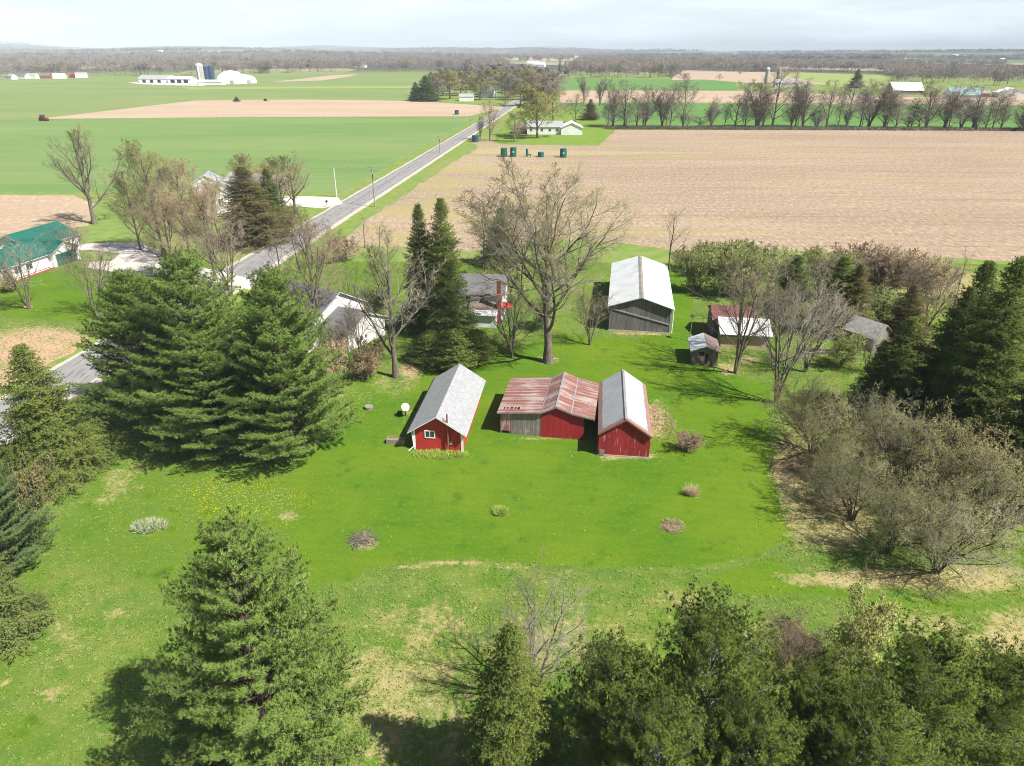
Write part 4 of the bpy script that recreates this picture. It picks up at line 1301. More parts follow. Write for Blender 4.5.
# --- tool shed: maroon roof behind, white lean-to in front
o = thing('tool_shed', 'long tan walled shed with white lean-to roof below a maroon roof', 'shed', (26.3, 81.9, 0), -0.13)
mb = MB(); pr = [(0, 0), (0, 2.05), (2.9, 3.0), (5.3, 3.55), (8.2, 2.3), (8.2, 0)]
mb = MB(); mb.hull([(0, y, z) for y, z in pr[:3] + [(2.9, 0)]][::-1], [(5.75, y, z) for y, z in pr[:3] + [(2.9, 0)]][::-1]); mb.build('wall', 'plywood', o)
mb = MB(); q = [(2.92, 0), (2.92, 2.6), (5.4, 3.75), (7.9, 2.6), (7.9, 0)]
mb.hull([(-0.75, y, z) for y, z in q][::-1], [(4.6, y, z) for y, z in q][::-1]); mb.build('rear_wall', 'barn_boards', o)
def sheet(mb, x0, x1, ya, za, yb, zb, t=0.07):
    mb.hull([(x0, ya, za), (x1, ya, za), (x1, yb, zb), (x0, yb, zb)], [(x0, ya, za + t), (x1, ya, za + t), (x1, yb, zb + t), (x0, yb, zb + t)])
mb = MB(); sheet(mb, -0.3, 6.1, -0.45, 1.93, 2.95, 3.03); mb.build('lean_to_roof', 'shed_white_roof', o)
mb = MB(); sheet(mb, -0.95, 4.85, 2.8, 2.565, 5.4, 3.765); sheet(mb, -0.95, 4.85, 5.4, 3.765, 8.2, 2.5); mb.build('roof', 'maroon_roof', o)
mb = MB(); mb.box(-0.02, 5.77, -0.04, -0.003, 1.6, 2.0); mb.build('lintel', 'grey_boards', o)
mb = MB(); mb.box(2.3, 2.7, -0.03, -0.003, 0.05, 1.55); mb.build('door_panel', 'brown_boards', o)

# --- tumbledown grey shed among the conifers
g = G(880, 350)
o, r = gable('old_shed', 'small tumbledown grey shed with broken shingles half hidden by conifers', 'shed', g[0], g[1], 0.55, 3.4, 4.2, 1.9, 3.3, 0.25, 0.25, 'grey_boards', 'shingle_worn', 'shingle_grey', trim='grey_boards')

# --- white house among the trees left
g = G(338, 350)
o = thing('white_house', 'white farmhouse with dark shingle roof among bare trees near the road', 'house', (-22.3, 85.6, 0), -0.546)
ROOMS = [('x', -8.5, 0, 4.4, 8.5, 3.5, 5.9, 0.4, 'white_siding', 'shingle_dark', ('wall', 'roof')),
         ('x', 0.02, -0.2, 3.4, 4.6, 2.6, 4.0, 0.35, 'white_siding', 'shingle_dark', ('wing_wall', 'wing_roof'))]
mb = MB(); mb.slab(-2.3, 2.55, 0.3, 2.55, -6.3, -4.45, 0.1); mb.build('porch_roof', 'shingle_dark', o)
for q in (-2.2, 0.15):
    mb = MB(); mb.box(q - 0.06, q + 0.06, -6.25, -6.13, 0.3, 2.546); mb.build('porch_post', 'white_paint', o)
mb = MB(); mb.box(-2.6, 0.6, -6.6, -4.42, 0.0, 0.3); mb.build('porch_deck', 'white_paint', o)
window(o, -4.2, -4.4, 1.8, 0.9, 1.2); window(o, 1.6, -3.6, 1.6, 0.9, 1.1); window(o, 3.4, -3.6, 1.6, 0.7, 1.0)

# --- house with the brick chimney
o = thing('farmhouse', 'pale farmhouse with dark shingle roof and a tall red brick chimney', 'house', (-4.6, 89.0, 0), -0.1)
mb = MB(); mb.hull([(-3.0, 2.5, 0), (3.0, 2.5, 0), (3.0, 9.0, 0), (-3.0, 9.0, 0)], [(-3.0, 2.5, 3.9), (3.0, 2.5, 3.9), (3.0, 9.0, 3.9), (-3.0, 9.0, 3.9)])
mb.hull([(3.0, 2.5, 3.9), (3.0, 9.0, 3.9), (3.0, 5.75, 5.55)], [(-3.0, 2.5, 3.9), (-3.0, 9.0, 3.9), (-3.0, 5.75, 5.55)])
mb.build('wall', 'white_siding', o)
mb = MB(); sheet(mb, -3.4, 3.4, 2.1, 3.7, 5.75, 5.56, 0.1); sheet(mb, -3.4, 3.4, 5.75, 5.56, 9.4, 3.7, 0.1); mb.build('roof', 'shingle_dark', o)
mb = MB(); mb.box(-1.2, 2.4, -0.2, 2.49, 0, 2.0); mb.build('wing_wall', 'white_siding', o)
mb = MB(); sheet(mb, -1.4, 2.6, 0.8, 2.05, 2.47, 2.75, 0.09); mb.build('wing_roof', 'shingle_brown', o)
mb = MB(); sheet(mb, -1.4, 2.6, -0.6, 1.75, 0.79, 2.02, 0.09); mb.build('porch_roof', 'white_roof', o)
mb = MB(); mb.box(2.42, 2.95, 1.0, 1.5, 0, 6.0); mb.box(2.36, 3.01, 0.94, 1.56, 6.0, 6.18); mb.build('chimney', 'brick', o)
window(o, 0.2, 2.5, 3.2, 0.6, 0.8); window(o, -1.7, 2.5, 3.2, 0.6, 0.8); window(o, 3.0, 4.6, 2.9, 0.9, 1.2, 'x+')
p = (-4.6 + 4.9, 91.3, 0)
u = thing('patio_umbrella', 'red patio umbrella open beside the brick chimney', 'umbrella', (-0.9, 91.6, 0))
mb = MB(); mb.tube((0, 0, 0), (0, 0, 2.75), 0.035); mb.build('pole', 'white_paint', u)
mb = MB()
for i in range(8):
    a0, a1 = i * math.pi / 4, (i + 1) * math.pi / 4
    A = Vector((1.05 * math.cos(a0), 1.05 * math.sin(a0), 2.05)); B = Vector((1.05 * math.cos(a1), 1.05 * math.sin(a1), 2.05)); C = Vector((0, 0, 2.7))
    up = Vector((0, 0, 0.02))
    mb.hull([A, B, C], [A + up, B + up, C + up])
mb.build('canopy', 'red_canvas', u)

# --- green-roofed house at the left edge
o = thing('ranch_house', 'low white ranch house with a green metal roof and garage wing', 'house', (-93.0, 124.5, 0), 0)
RANCH = o
RANCH.location = (-87.8, 120.5, 0); RANCH.rotation_euler = (0, 0, -0.2); RANCH.scale = (0.9, 0.9, 0.9)


def ridge_block(parent, along, cx, cy, half, length, hw, hr, ov, wall, roof, names=('wall', 'roof')):
    """gabled block, ridge along local y or x, parented to a house"""
    w = MB(); wall_prism(w, half * 2, length, hw, hr)
    r = roof_on(half * 2, length, hw, hr, ov, ov)
    for b in (w, r):
        if along == 'x':
            b.v = [(y, -x, z) for x, y, z in b.v]
        b.v = [(x + cx, y + cy, z) for x, y, z in b.v]
    a = w.build(names[0], wall, parent); c = r.build(names[1], [roof, roof, 'white_paint'], parent)
    return a, c


for q in ROOMS: ridge_block(bpy.data.objects['white_house'], *q)
o = RANCH
ridge_block(o, 'y', 0, 0, 4.6, 12, 2.8, 5.0, 0.5, 'white_siding', 'green_roof')
ridge_block(o, 'y', 6.4, -14, 4.1, 13.2, 2.6, 4.45, 0.4, 'white_siding', 'green_roof', ('wing_wall', 'wing_roof'))
ridge_block(o, 'x', 0.6, 0.9, 3.3, 10.8, 2.7, 4.3, 0.4, 'white_siding', 'green_roof', ('garage_wall', 'garage_roof'))
mb = MB(); mb.box(11.403, 11.45, -1.6, 3.4, 0.02, 2.2); mb.build('garage_door', 'tank_green', o)
for q in (-12, -9.5, -7):
    window(o, 10.5, q, 1.5, 1.4, 1.1, 'x+')
mb = MB()
for q in range(10): mb.box(11.6, 11.66, -13.5 + q * 1.15, -13.44 + q * 1.15, 0.2, 1.1)
mb.box(11.58, 11.68, -13.6, -3.0, 1.1, 1.18); mb.box(11.58, 11.68, -13.6, -3.0, 0.3, 0.36); mb.build('porch_rail', 'white_paint', o)
mb = MB(); mb.box(10.53, 11.9, -13.8, -2.8, 0.0, 0.2); mb.build('porch_deck', 'brick', o)
window(o, -2.0, 0, 1.6, 1.1, 1.2)

# --- other houses, near to far
g = G(207, 194)
gable('white_garage', 'small white garage with grey roof behind the leafing trees', 'garage', g[0], g[1], 0.25, 6.0, 8, 2.9, 4.6, roof='shingle_grey')
g = G(222, 216)
o, r = gable('white_house', 'white two storey house with grey roof beside the tall brown conifer', 'house', g[0], g[1], 0.35, 6.2, 11, 4.3, 6.2, roof='shingle_worn')
window(o, 0.3, 0, 3.0, 1.0, 1.5); window(o, -1.6, 0, 1.4, 0.9, 1.2)
g = G(306, 195)
gable('grey_house', 'low pale grey house screened by the rounded grey tree', 'house', g[0] - 6, g[1] + 4, 1.3, 8, 16, 2.8, 4.4, wall='concrete', roof='shingle_worn')

# white ranch house in the stubble
pass
A = G(527, 134.5); B = G(566, 136)
o = thing('white_house', 'long white ranch house with grey roof and white garage beside the big olive tree', 'house', (A[0], A[1], 0), -0.03)
a, c = ridge_block(o, 'x', 0, 6, 5.2, 15.5, 3.3, 5.2, 0.4, 'white_siding', 'shingle_grey')
a, c = ridge_block(o, 'y', 19.6, -0.6, 4.6, 11, 3.0, 5.0, 0.4, 'white_siding', 'far_white_roof', ('garage_wall', 'garage_roof'))
for q in (1.8, 6.5, 10.0, 13.2): window(o, q, 0.8, 1.9, 1.1, 1.1)
ridge_block(o, 'x', -5.2, 6.5, 3.6, 5.1, 2.8, 4.2, 0.3, 'brown_boards', 'shingle_brown', ('wing_wall', 'wing_roof'))

# grey shed and stray houses in the grove
g = G(459, 101.5)
gable('field_shed', 'little white walled shed with grey roof at the edge of the grove', 'shed', g[0], g[1] + 6, -1.57, 7, 10, 3.2, 4.9, roof='grey_roof')
for px, py, s, lab, wl, rf in ((495, 97, 1.0, 'white house peeping out of the middle of the roadside grove', 'white_siding', 'teal_roof'), (511, 90, 1.0, 'white house with pale roof deep in the roadside grove', 'white_siding', 'far_white_roof'),
                               (468, 86, 1.0, 'pale roofed house at the back of the roadside grove', 'white_siding', 'far_white_roof')):
    g = G(px, py); gable('house', lab, 'house', g[0], g[1], 1.2, 8, 12, 4.5, 7, roof=rf, wall=wl)

# white farm with silos
o = thing('dairy_barn', 'long low white barn with grey roof left of the silos', 'barn', tuple(G(139, 82.8)), 0)
gb = G(139, 82.8)
ridge_block(o, 'x', 0, 8, 8, 34, 4.2, 7.2, 0.5, 'white_siding', 'grey_roof')
for q in (4, 12, 20): mb = MB(); mb.box(q, q + 3.5, -0.06, -0.004, 0.1, 3); mb.build('door', 'opening_shade', o)
o = thing('machine_shed', 'white machine shed with dark open bays left of the silos', 'shed', tuple(G(168, 83)), 0)
ridge_block(o, 'x', 0, 7, 7, 24, 4, 6.5, 0.5, 'white_siding', 'far_white_roof')
for q in (3, 10, 17): mb = MB(); mb.box(q, q + 4.5, -0.06, -0.004, 0.1, 3.4); mb.build('open_bay', 'opening_shade', o)  # panels on a solid wall, bay shade put into their colour
g = G(202, 83.5)
o = thing('silo', 'tall brown concrete silo with a white domed cap', 'silo', g)
mb = MB(); mb.tube((0, 0, 0), (0, 0, 17), 3.6, None, 20); mb.build('tower', 'concrete', o)
mb = MB(); mb.dome((0, 0, 17.002), 3.7, 2.6); mb.build('cap', 'far_white_roof', o)
mb = MB(); mb.box(-0.6, 0.6, -4.4, -3.5, 0, 17); mb.build('chute', 'far_white_roof', o)
for px, lab in ((208.0, 'dark blue steel silo right beside the concrete silo'), (213.0, 'right hand dark blue steel silo by the white hoop barn')):
    g = G(px, 82.0)
    o = thing('silo', lab, 'silo', g, 0, 'blue silos')
    mb = MB(); mb.tube((0, 0, 0), (0, 0, 15), 2.8, None, 18); mb.build('tower', 'silo_blue', o)
    mb = MB(); mb.dome((0, 0, 15.002), 2.9, 1.2); mb.build('cap', 'silo_blue', o)


def hoop(name, label, px, py, W, L, H, yaw, n=12):
    g = G(px, py)
    o = thing(name, label, 'barn', g, yaw)
    mb = MB(); pr = [(math.cos(math.pi * i / n) * W / 2, math.sin(math.pi * i / n) ** 0.75 * H) for i in range(n + 1)]
    mb.hull([(x, L, z) for x, z in pr][::-1], [(x, 0, z) for x, z in pr][::-1]); mb.build('cover', 'far_white_roof', o)
    mb = MB(); mb.box(-2, 2, -0.1, -0.01, 0, 3.5); mb.build('door', 'steel', o)
    return o


hoop('hoop_barn', 'large peaked white barn cover right of the blue silos', 232, 84, 30, 26, 12.5, 0.35, 6)
hoop('hoop_barn', 'rounded white hoop barn at the right end of the farm', 249, 83.3, 17, 24, 8, 0.5)
o, r = gable('feed_shed', 'low white shed with dark open front before the hoop barn', 'shed', G(224, 84.8)[0], G(224, 84.8)[1], 1.57, 12, 24, 3.0, 4.6, wall='white_siding', roof='far_white_roof')
o, r = gable('milk_house', 'small white gabled house just left of the silo foot', 'shed', G(195, 84.8)[0], G(195, 84.8)[1], 0.3, 8, 9, 3.5, 6.2, roof='far_white_roof')
field([(128, 82.6), (140, 82), (200, 82.5), (205, 85.8), (180, 85.5), (140, 84.2)], 0.05, 'farm_yard', 'drive', 'pale gravel yard of the white farm', 'yard')

# right hand farms
A = G(893, 94.5)
o = thing('long_barn', 'long barn with a big white roof beyond the hedgerow', 'barn', A, -0.05)
ridge_block(o, 'x', 0, 9, 9, 25, 3.6, 9.5, 0.6, 'grey_boards', 'far_white_roof')
A = G(951, 99.5)
o = thing('teal_barn', 'barn with a teal grey roof and white walls behind the hedgerow', 'barn', A, -0.05)
ridge_block(o, 'x', 0, 7, 7, 21, 3.6, 8.2, 0.6, 'white_siding', 'teal_roof')
gg = G(1012, 97.5); gable('white_barn', 'white gable ended barn at the right edge behind the hedgerow', 'barn', gg[0], gg[1], -0.25, 20, 16, 3.5, 7, roof='far_white_roof')
gg = G(988, 97); gable('red_shed', 'far small red shed between two pale barns', 'shed', gg[0], gg[1], 1.4, 6, 10, 3, 5, wall='red_roof', roof='grey_roof')
gg = G(783, 87.5)
o = thing('blue_house', 'pale blue grey farm building right of the far silos', 'house', gg, -0.1)
ridge_block(o, 'x', -8, 5, 5, 20, 4.5, 7.5, 0.5, 'white_siding', 'grey_roof')
gg = G(798, 87.5); gable('white_shed', 'tiny white shed beside a yellow green tree', 'shed', gg[0], gg[1], 0.2, 7, 8, 3, 5, roof='far_white_roof')
for px, lab, cap in ((766, 'far tan silo with a white cap', 'far_white_roof'), (777.5, 'far brown silo with a flat dark cap', 'concrete')):
    g = G(px, 84)
    o = thing('silo', lab, 'silo', g)
    mb = MB(); mb.tube((0, 0, 0), (0, 0, 15), 2.2, None, 16); mb.build('tower', 'concrete', o)
    mb = MB(); mb.dome((0, 0, 15.002), 2.3, 1.8); mb.build('cap', cap, o)
for px, py, wl, rf, lab in ((15, 79.5, 'white_siding', 'grey_roof', 'pale house at the far left edge of the green field'), (28, 78.8, 'white_siding', 'shingle_dark', 'dark roofed house second from the left by the far wood'), (38, 78.6, 'white_siding', 'grey_roof', 'grey roofed white house at the foot of the far wood'),
                            (52, 78.4, 'brick', 'shingle_brown', 'low red brown house before the far wood'), (66, 78.6, 'white_siding', 'far_white_roof', 'small white house right of the red brown one'),
                            (82, 77.8, 'red_roof', 'red_roof', 'small dark red barn at the edge of the far wood'), (88, 77.8, 'white_siding', 'grey_roof', 'white cottage beside the small dark red barn')):
    g = G(px, py); gable('house', lab, 'house', g[0], g[1], 1.1 + px * 0.01, 8, 13, 3.5, 6.0, wall=wl, roof=rf)
for px, py, wl, rf, lab in ((470, 64.5, 'red_roof', 'far_white_roof', 'far red barn with white roof beyond the grove'), (483, 65, 'white_siding', 'far_white_roof', 'far white house just right of the red barn'), (366, 67.5, 'white_siding', 'far_white_roof', 'far white house among the trees left of centre'),
                            (381, 65.5, 'white_siding', 'grey_roof', 'far pale house with grey roof left of centre'), (545, 67, 'white_siding', 'far_white_roof', 'white farm building where the road vanishes'), (538, 65.8, 'white_siding', 'far_white_roof', 'smaller white farm building left of where the road vanishes')):
    g = G(px, py); gable('farm_building', lab, 'barn', g[0], g[1], 1.3, 11, 24, 5, 10, wall=wl, roof=rf)
rs = random.Random(4)
for px in (345, 352, 361, 375, 392, 404, 412, 520, 530, 90, 130, 165, 182, 640, 655, 690, 745, 790, 875, 905, 960, 1005):
    g = G(px + rs.uniform(-3, 3), rs.uniform(54.0, 56.5) if px < 600 else rs.uniform(56.5, 60.0))
    z = float(terrain_h(g[0], g[1]))
    o = MB(); w = rs.uniform(14, 34)
    wall_prism(o, 14, w, 6, 10, 0)
    o = o.build('distant_building', 'far_white_roof'); o.location = (g[0], g[1], z - 0.5); o.rotation_euler = (0, 0, 1.57 + rs.uniform(-.5, .5))
    tag(o, 'tiny white building far off among the hazy woods below the skyline', 'building', 'distant white buildings')

# ------------------------------------------------------------------ tanks, poles, small things


def tank(px, py, top, w, lab, mat='tank_green', vent=0, group=None):
    g = G(px, py); h = height_of(g, top); r = w * mpp(g) / 2
    o = thing('oil_tank', lab, 'tank', g, 0, group)
    mb = MB(); mb.tube((0, 0, 0), (0, 0, h), r, None, 22); mb.build('tank_body', mat, o)
    mb = MB(); mb.dome((0, 0, h + 0.002), r * 1.02, r * 0.12, 22, 3); mb.build('tank_lid', mat, o)
    mb = MB()
    for q in (0.33, 0.66): mb.tube((0, 0, h * q - 0.04), (0, 0, h * q + 0.04), r * 1.015, None, 22)
    mb.build('hoop', 'tank_blue', o)
    if vent:
        mb = MB(); mb.tube((r * 0.6, 0, h), (r * 0.6, 0, h + 0.9), 0.07); mb.build('vent_pipe', 'steel', o)
    if vent == 2:
        mb = MB(); mb.box(-0.25, 0.25, -r - 0.03, -r + 0.05, h * 0.5, h * 0.62); mb.build('sign_plate', 'white_paint', o)
    return o


tank(504, 156.6, 148.2, 6.6, 'green oil tank at the left end of the row in the stubble', vent=1)
tank(513.3, 156.6, 147.6, 6.4, 'green oil tank with a white plate, second from the left of the row', vent=2)
tank(540.8, 157, 152.2, 6.0, 'squat low green tank in the row in the stubble')
tank(563.2, 157.3, 148.8, 6.8, 'green oil tank with a white plate standing apart at the right', vent=2)
tank(475.4, 142, 135.4, 6.6, 'dark blue green tank standing close to the road', 'tank_blue')
tank(456.8, 114.6, 110.2, 4.2, 'small dark blue tank at the field corner across the road', 'tank_blue')
g = G(527, 156.6)
o = thing('separator', 'slim green separator vessel between the tanks in the stubble', 'vessel', g)
mb = MB(); mb.tube((0, 0, 0.3), (0, 0, 2.4), 0.42, None, 14); mb.dome((0, 0, 2.402), 0.42, 0.25); mb.build('vessel', 'tank_green', o)
mb = MB(); mb.tube((0.4, 0, 0.7), (1.3, 0, 0.7), 0.18, None, 10); mb.tube((1.2, 0, 0), (1.2, 0, 0.9), 0.15); mb.tube((0.1, 0, 0), (0.1, 0, 0.31), 0.25); mb.build('pipework', 'tank_green', o)


def pole(px, py, top, lab, mat='pole_wood', arms=True):
    g = G(px, py); h = height_of(g, top)
    o = thing('utility_pole', lab, 'utility pole', g, -math.atan(RB))
    mb = MB(); mb.tube((0, 0, 0), (0, 0, h), 0.17, 0.12, 10); mb.build('pole', mat, o)
    if arms:
        mb = MB(); mb.box(-1.1, 1.1, -0.06, 0.06, h - 0.75, h - 0.62); mb.build('crossarm', mat, o)
        for q in (-1.0, 0, 1.0):
            mb = MB(); mb.tube((q, 0, h - 0.62 if q else h), (q, 0, h - 0.42 if q else h + 0.2), 0.05, None, 6); mb.build('insulator', 'concrete', o)
        mb = MB(); mb.tube((0.28, -0.1, h - 2.3), (0.28, -0.1, h - 1.5), 0.2, None, 10); mb.build('transformer', 'steel', o)
    return g, h


P1 = pole(375, 207, 167.2, 'utility pole with crossarm on the right verge above the drive')
P2 = pole(439.8, 153.5, 134.2, 'utility pole with crossarm halfway up the road')
P3 = pole(470.2, 124, 115.5, 'far thin utility pole near the bend of the fields', arms=True)
pole(336.6, 197, 168.2, 'plain pale pole on the field edge left of the road', 'pole_light', False)
P0 = (np.array([road_x(86) + 5.4, 86, 0.]), 9.0)


def wire(a, ha, b, hb, sag, lab):
    n = 24
    q = np.array([(a * (1 - t) + b * t) + np.array([0, 0, ha * (1 - t) + hb * t - sag * 4 * t * (1 - t)]) for t in np.linspace(0, 1, n)])
    v, f, k = tubes(q[None], np.full((1, n), 0.04), 5)
    me = np_mesh('power_line', [(v, f, 0)], ['steel'])
    o = bpy.data.objects.new('power_line', me); COL.objects.link(o)
    tag(o, lab, 'power line')


wire(P1[0], P1[1], P2[0], P2[1], 1.2, 'sagging wire between the nearest roadside pole and the next one up the road')
wire(P2[0], P2[1], P3[0], P3[1], 1.2, 'sagging wire running on along the road towards the far thin pole')
wire(P1[0], P1[1], G(336.6, 197), 8.0, 0.5, 'wire crossing the road from the crossarm pole to the plain pale pole')

g = G(405.5, 416)
o = thing('satellite_dish', 'white satellite dish on a short mast left of the small red shed', 'satellite dish', g, 0.3)
mb = MB(); mb.tube((0, 0, 0), (0, 0, 0.9), 0.045); mb.tube((0, 0, 0.9), (0, -0.22, 1.12), 0.035); mb.build('mast', 'black', o)
mb = MB(); nrmv = Vector((0.15, -0.8, 0.6)).normalized(); ax = nrmv.orthogonal().normalized(); bx_ = nrmv.cross(ax); c0 = Vector((0, -0.25, 1.15)); ring = []
for k, (r_, d_) in enumerate(((0.001, 0), (0.22, 0.02), (0.42, 0.08))):
    ring.append([c0 + nrmv * d_ + (ax * math.cos(i * math.pi / 8) + bx_ * math.sin(i * math.pi / 8)) * r_ for i in range(16)])
for a_, b_ in zip(ring, ring[1:]):
    for i in range(16): mb.hull([a_[i], a_[(i + 1) % 16], b_[(i + 1) % 16], b_[i]], [q - nrmv * 0.02 for q in (a_[i], a_[(i + 1) % 16], b_[(i + 1) % 16], b_[i])])
mb.build('dish', 'white_paint', o)
mb = MB(); mb.tube(c0, c0 + nrmv * 0.5 + Vector((0, 0, -0.15)), 0.02); mb.build('feed_arm', 'steel', o)
g = G(400, 416); mb = MB(); mb.tube((0, 0, 0), (0, 0, 0.5), 0.3, 0.26, 14); o = mb.build('plant_tub', 'black'); o.location = g; tag(o, 'low black plant tub beside the satellite dish', 'tub')
g = G(396.5, 443)
o = thing('wooden_planter', 'grey wooden planter box beside the small red shed', 'planter', g, -0.1)
mb = MB()
for a in ((-0.9, 0.9, -0.3, -0.24), (-0.9, 0.9, 0.24, 0.3), (-0.9, -0.84, -0.24, 0.24), (0.84, 0.9, -0.24, 0.24)): mb.box(a[0], a[1], a[2], a[3], 0.0, 0.5)
mb.build('box', 'planter', o)
mb = MB(); mb.box(-0.84, 0.84, -0.24, 0.24, 0.0, 0.4); mb.build('soil', 'soil', o)
g = G(369, 408.5)
mb = MB(); n = 16; mb.tube((0, 0, 0), (0, 0, 0.22), 0.42, 0.4, n); mb.tube((0, 0, 0.222), (0, 0, 0.3), 0.46, 0.44, n); o = mb.build('well_cover', 'planter'); o.location = g; tag(o, 'low round grey well cover on the worn grass left of the shed', 'well cover')
g = G(327, 206.5)
o = thing('mailbox', 'dark mailbox on a post at the mouth of the drive across the road', 'mailbox', g)
mb = MB(); mb.box(-0.05, 0.05, -0.05, 0.05, 0, 1.05); mb.build('post', 'pole_wood', o)
mb = MB(); pr = [(-0.2, 1.052), (0.2, 1.052), (0.2, 1.3), (0.1, 1.42), (-0.1, 1.42), (-0.2, 1.3)]; mb.hull([(x, 0.35, z) for x, z in pr], [(x, -0.35, z) for x, z in pr]); mb.build('box', 'black', o)
# martin-house post by the tiny shed
g = G(689.5, 341)
o = thing('birdhouse', 'small birdhouse on a thin post behind the tiny shed', 'birdhouse', g)
mb = MB(); mb.tube((0, 0, 0), (0, 0, 3.2), 0.04); mb.build('post', 'pole_wood', o)
mb = MB(); mb.box(-0.2, 0.2, -0.2, 0.2, 3.202, 3.5); mb.build('house', 'brown_boards', o)
mb = MB(); mb.hull([(-0.27, -0.25, 3.503), (0.27, -0.25, 3.503), (0, -0.25, 3.7)], [(-0.27, 0.25, 3.503), (0.27, 0.25, 3.503), (0, 0.25, 3.7)]); mb.build('roof', 'shingle_dark', o)
# low plank wall
A = G(796, 354); B = G(852, 355)
o = thing('plank_wall', 'low weathered plank wall between the thicket trees and the old shed', 'wall', A, math.atan2(B[1] - A[1], B[0] - A[0]))
LN = float(np.linalg.norm(B - A))
mb = MB()
for k in range(3): mb.box(0, LN, -0.04, 0.04, 0.1 + k * 0.24, 0.31 + k * 0.24)
mb.build('planks', 'brown_boards', o)
for q in np.linspace(0.05, LN - 0.05, 5):
    mb = MB(); mb.box(q - 0.06, q + 0.06, 0.043, 0.15, 0, 0.95); mb.build('post', 'grey_boards', o)
# sprayer / tractor in the far field
g = G(43.5, 121)
o = thing('tractor', 'small dark tractor at the tip of the tan strip', 'tractor', g, 1.4)
mb = MB(); mb.box(-0.6, 0.6, -2.6, 1.2, 0.8, 1.7); mb.build('body', 'red_roof', o)
mb = MB(); mb.hull([(-0.85, -0.9, 1.703), (0.85, -0.9, 1.703), (0.85, 1.1, 1.703), (-0.85, 1.1, 1.703)], [(-0.7, -0.7, 3.1), (0.7, -0.7, 3.1), (0.7, 0.9, 3.1), (-0.7, 0.9, 3.1)]); mb.build('cab', 'black_glass', o)
for x, y, r_ in ((-1, 0.6, 0.95), (1, 0.6, 0.95), (-0.85, -2, 0.6), (0.85, -2, 0.6)):
    mb = MB(); mb.tube((x - 0.22, y, r_), (x + 0.22, y, r_), r_, None, 16); mb.build('wheel', 'black', o)


def sticks(px, py, r, n, ln, th, lab, name='stick_pile', mat='stick', up=0.12, seed=1, rz=0, flat=1.0):
    g = G(px, py); rr = np.random.default_rng(seed)
    a = rr.uniform(0, 6.28, n); q = r * np.sqrt(rr.uniform(0, 1, n))
    P = np.zeros((n, 3, 3))
    d = nrm(np.c_[rr.normal(size=(n, 2)), np.abs(rr.normal(0, up, n))])
    c = np.c_[q * np.cos(a), q * np.sin(a) * flat, 0.05 + np.abs(rr.normal(0, 0.25, n)) * (1 - q / r) * r * 0.4]
    L = ln * rr.uniform(0.5, 1.3, n)
    for j, u in enumerate((0, 0.5, 1)): P[:, j] = c + d * (u * L)[:, None] + rr.normal(0, 0.03 * ln, (n, 3))
    P[..., 2] = np.maximum(P[..., 2], 0.02)
    R = th * rr.uniform(0.5, 1.4, (n, 1)) * np.array([[1, .8, .4]])
    me = np_mesh(name, [tubes(P, R, 4)], [mat])
    o = bpy.data.objects.new(name, me); COL.objects.link(o); o.location = g
    tag(o, lab, 'brush pile')


def tussock(px, py, r, n, h, wd, lab, name='grass_tuft', mat='straw', cat='grass tuft', spread=0.5, seed=1, flat=1.0):
    g = G(px, py); rr = np.random.default_rng(seed)
    a = rr.uniform(0, 6.28, n); q = r * np.sqrt(rr.uniform(0, 1, n))
    P = np.c_[q * np.cos(a), q * np.sin(a) * flat, np.zeros(n)]
    D = np.c_[np.cos(a) * q / r * spread, np.sin(a) * q / r * spread, np.ones(n)]
    v, f, k = blades(P, nrm(D), 6, h, wd, 0.28, rr, 0, 0.05)
    v[:, 2] = np.maximum(v[:, 2], 0)
    me = np_mesh(name, [(v, f, 0)], [mat])
    o = bpy.data.objects.new(name, me); COL.objects.link(o); o.location = g
    tag(o, lab, cat)


sticks(363, 540, 0.95, 130, 0.75, 0.022, 'burn pile of grey sticks in a bare ring on the left lawn', seed=2)
sticks(672, 527, 0.9, 170, 0.4, 0.02, 'flat heap of brown stems on the lawn below the silver roofed barn', mat='brush', seed=3)
tussock(672, 526, 1.0, 60, 0.16, 0.03, 'ring of dry grass around the flat heap of stems', seed=9)
tussock(691, 495, 0.28, 60, 1.0, 0.03, 'tall tuft of pale straw coloured grass on the right lawn', seed=4)
tussock(500, 512.5, 0.55, 110, 0.4, 0.06, 'round yellow green tuft alone in the middle of the lawn', mat='grass_tuft', seed=5)
tussock(656, 424, 1.9, 170, 0.5, 0.035, 'dead straw weeds along the right side of the silver roofed barn', 'dead_weeds', 'straw', 'weeds', 0.5, 7, 1.9)
tussock(150, 527, 1.3, 160, 0.45, 0.06, 'pale silvery ground plant on the left lawn', 'ground_plant', 'pale_plant', 'plant', 0.8, 8, 0.6)
tussock(440, 455, 2.6, 330, 0.3, 0.05, 'green weeds along the front of the small red shed', 'weeds', 'grass_tuft', 'weeds', 0.4, 9, 0.3)
sticks(880, 617, 0.9, 50, 0.7, 0.03, 'small brown brush heap at the far right of the lawn', mat='brush', seed=11)
sticks(805, 475, 2.6, 160, 1.8, 0.03, 'tangle of dead brown branches at the edge of the thicket', mat='brush', seed=12, flat=2.0)
sticks(790, 358, 2.5, 90, 1.2, 0.03, 'brown brush lying under the bare trees by the plank wall', mat='brush', seed=13, flat=0.6)

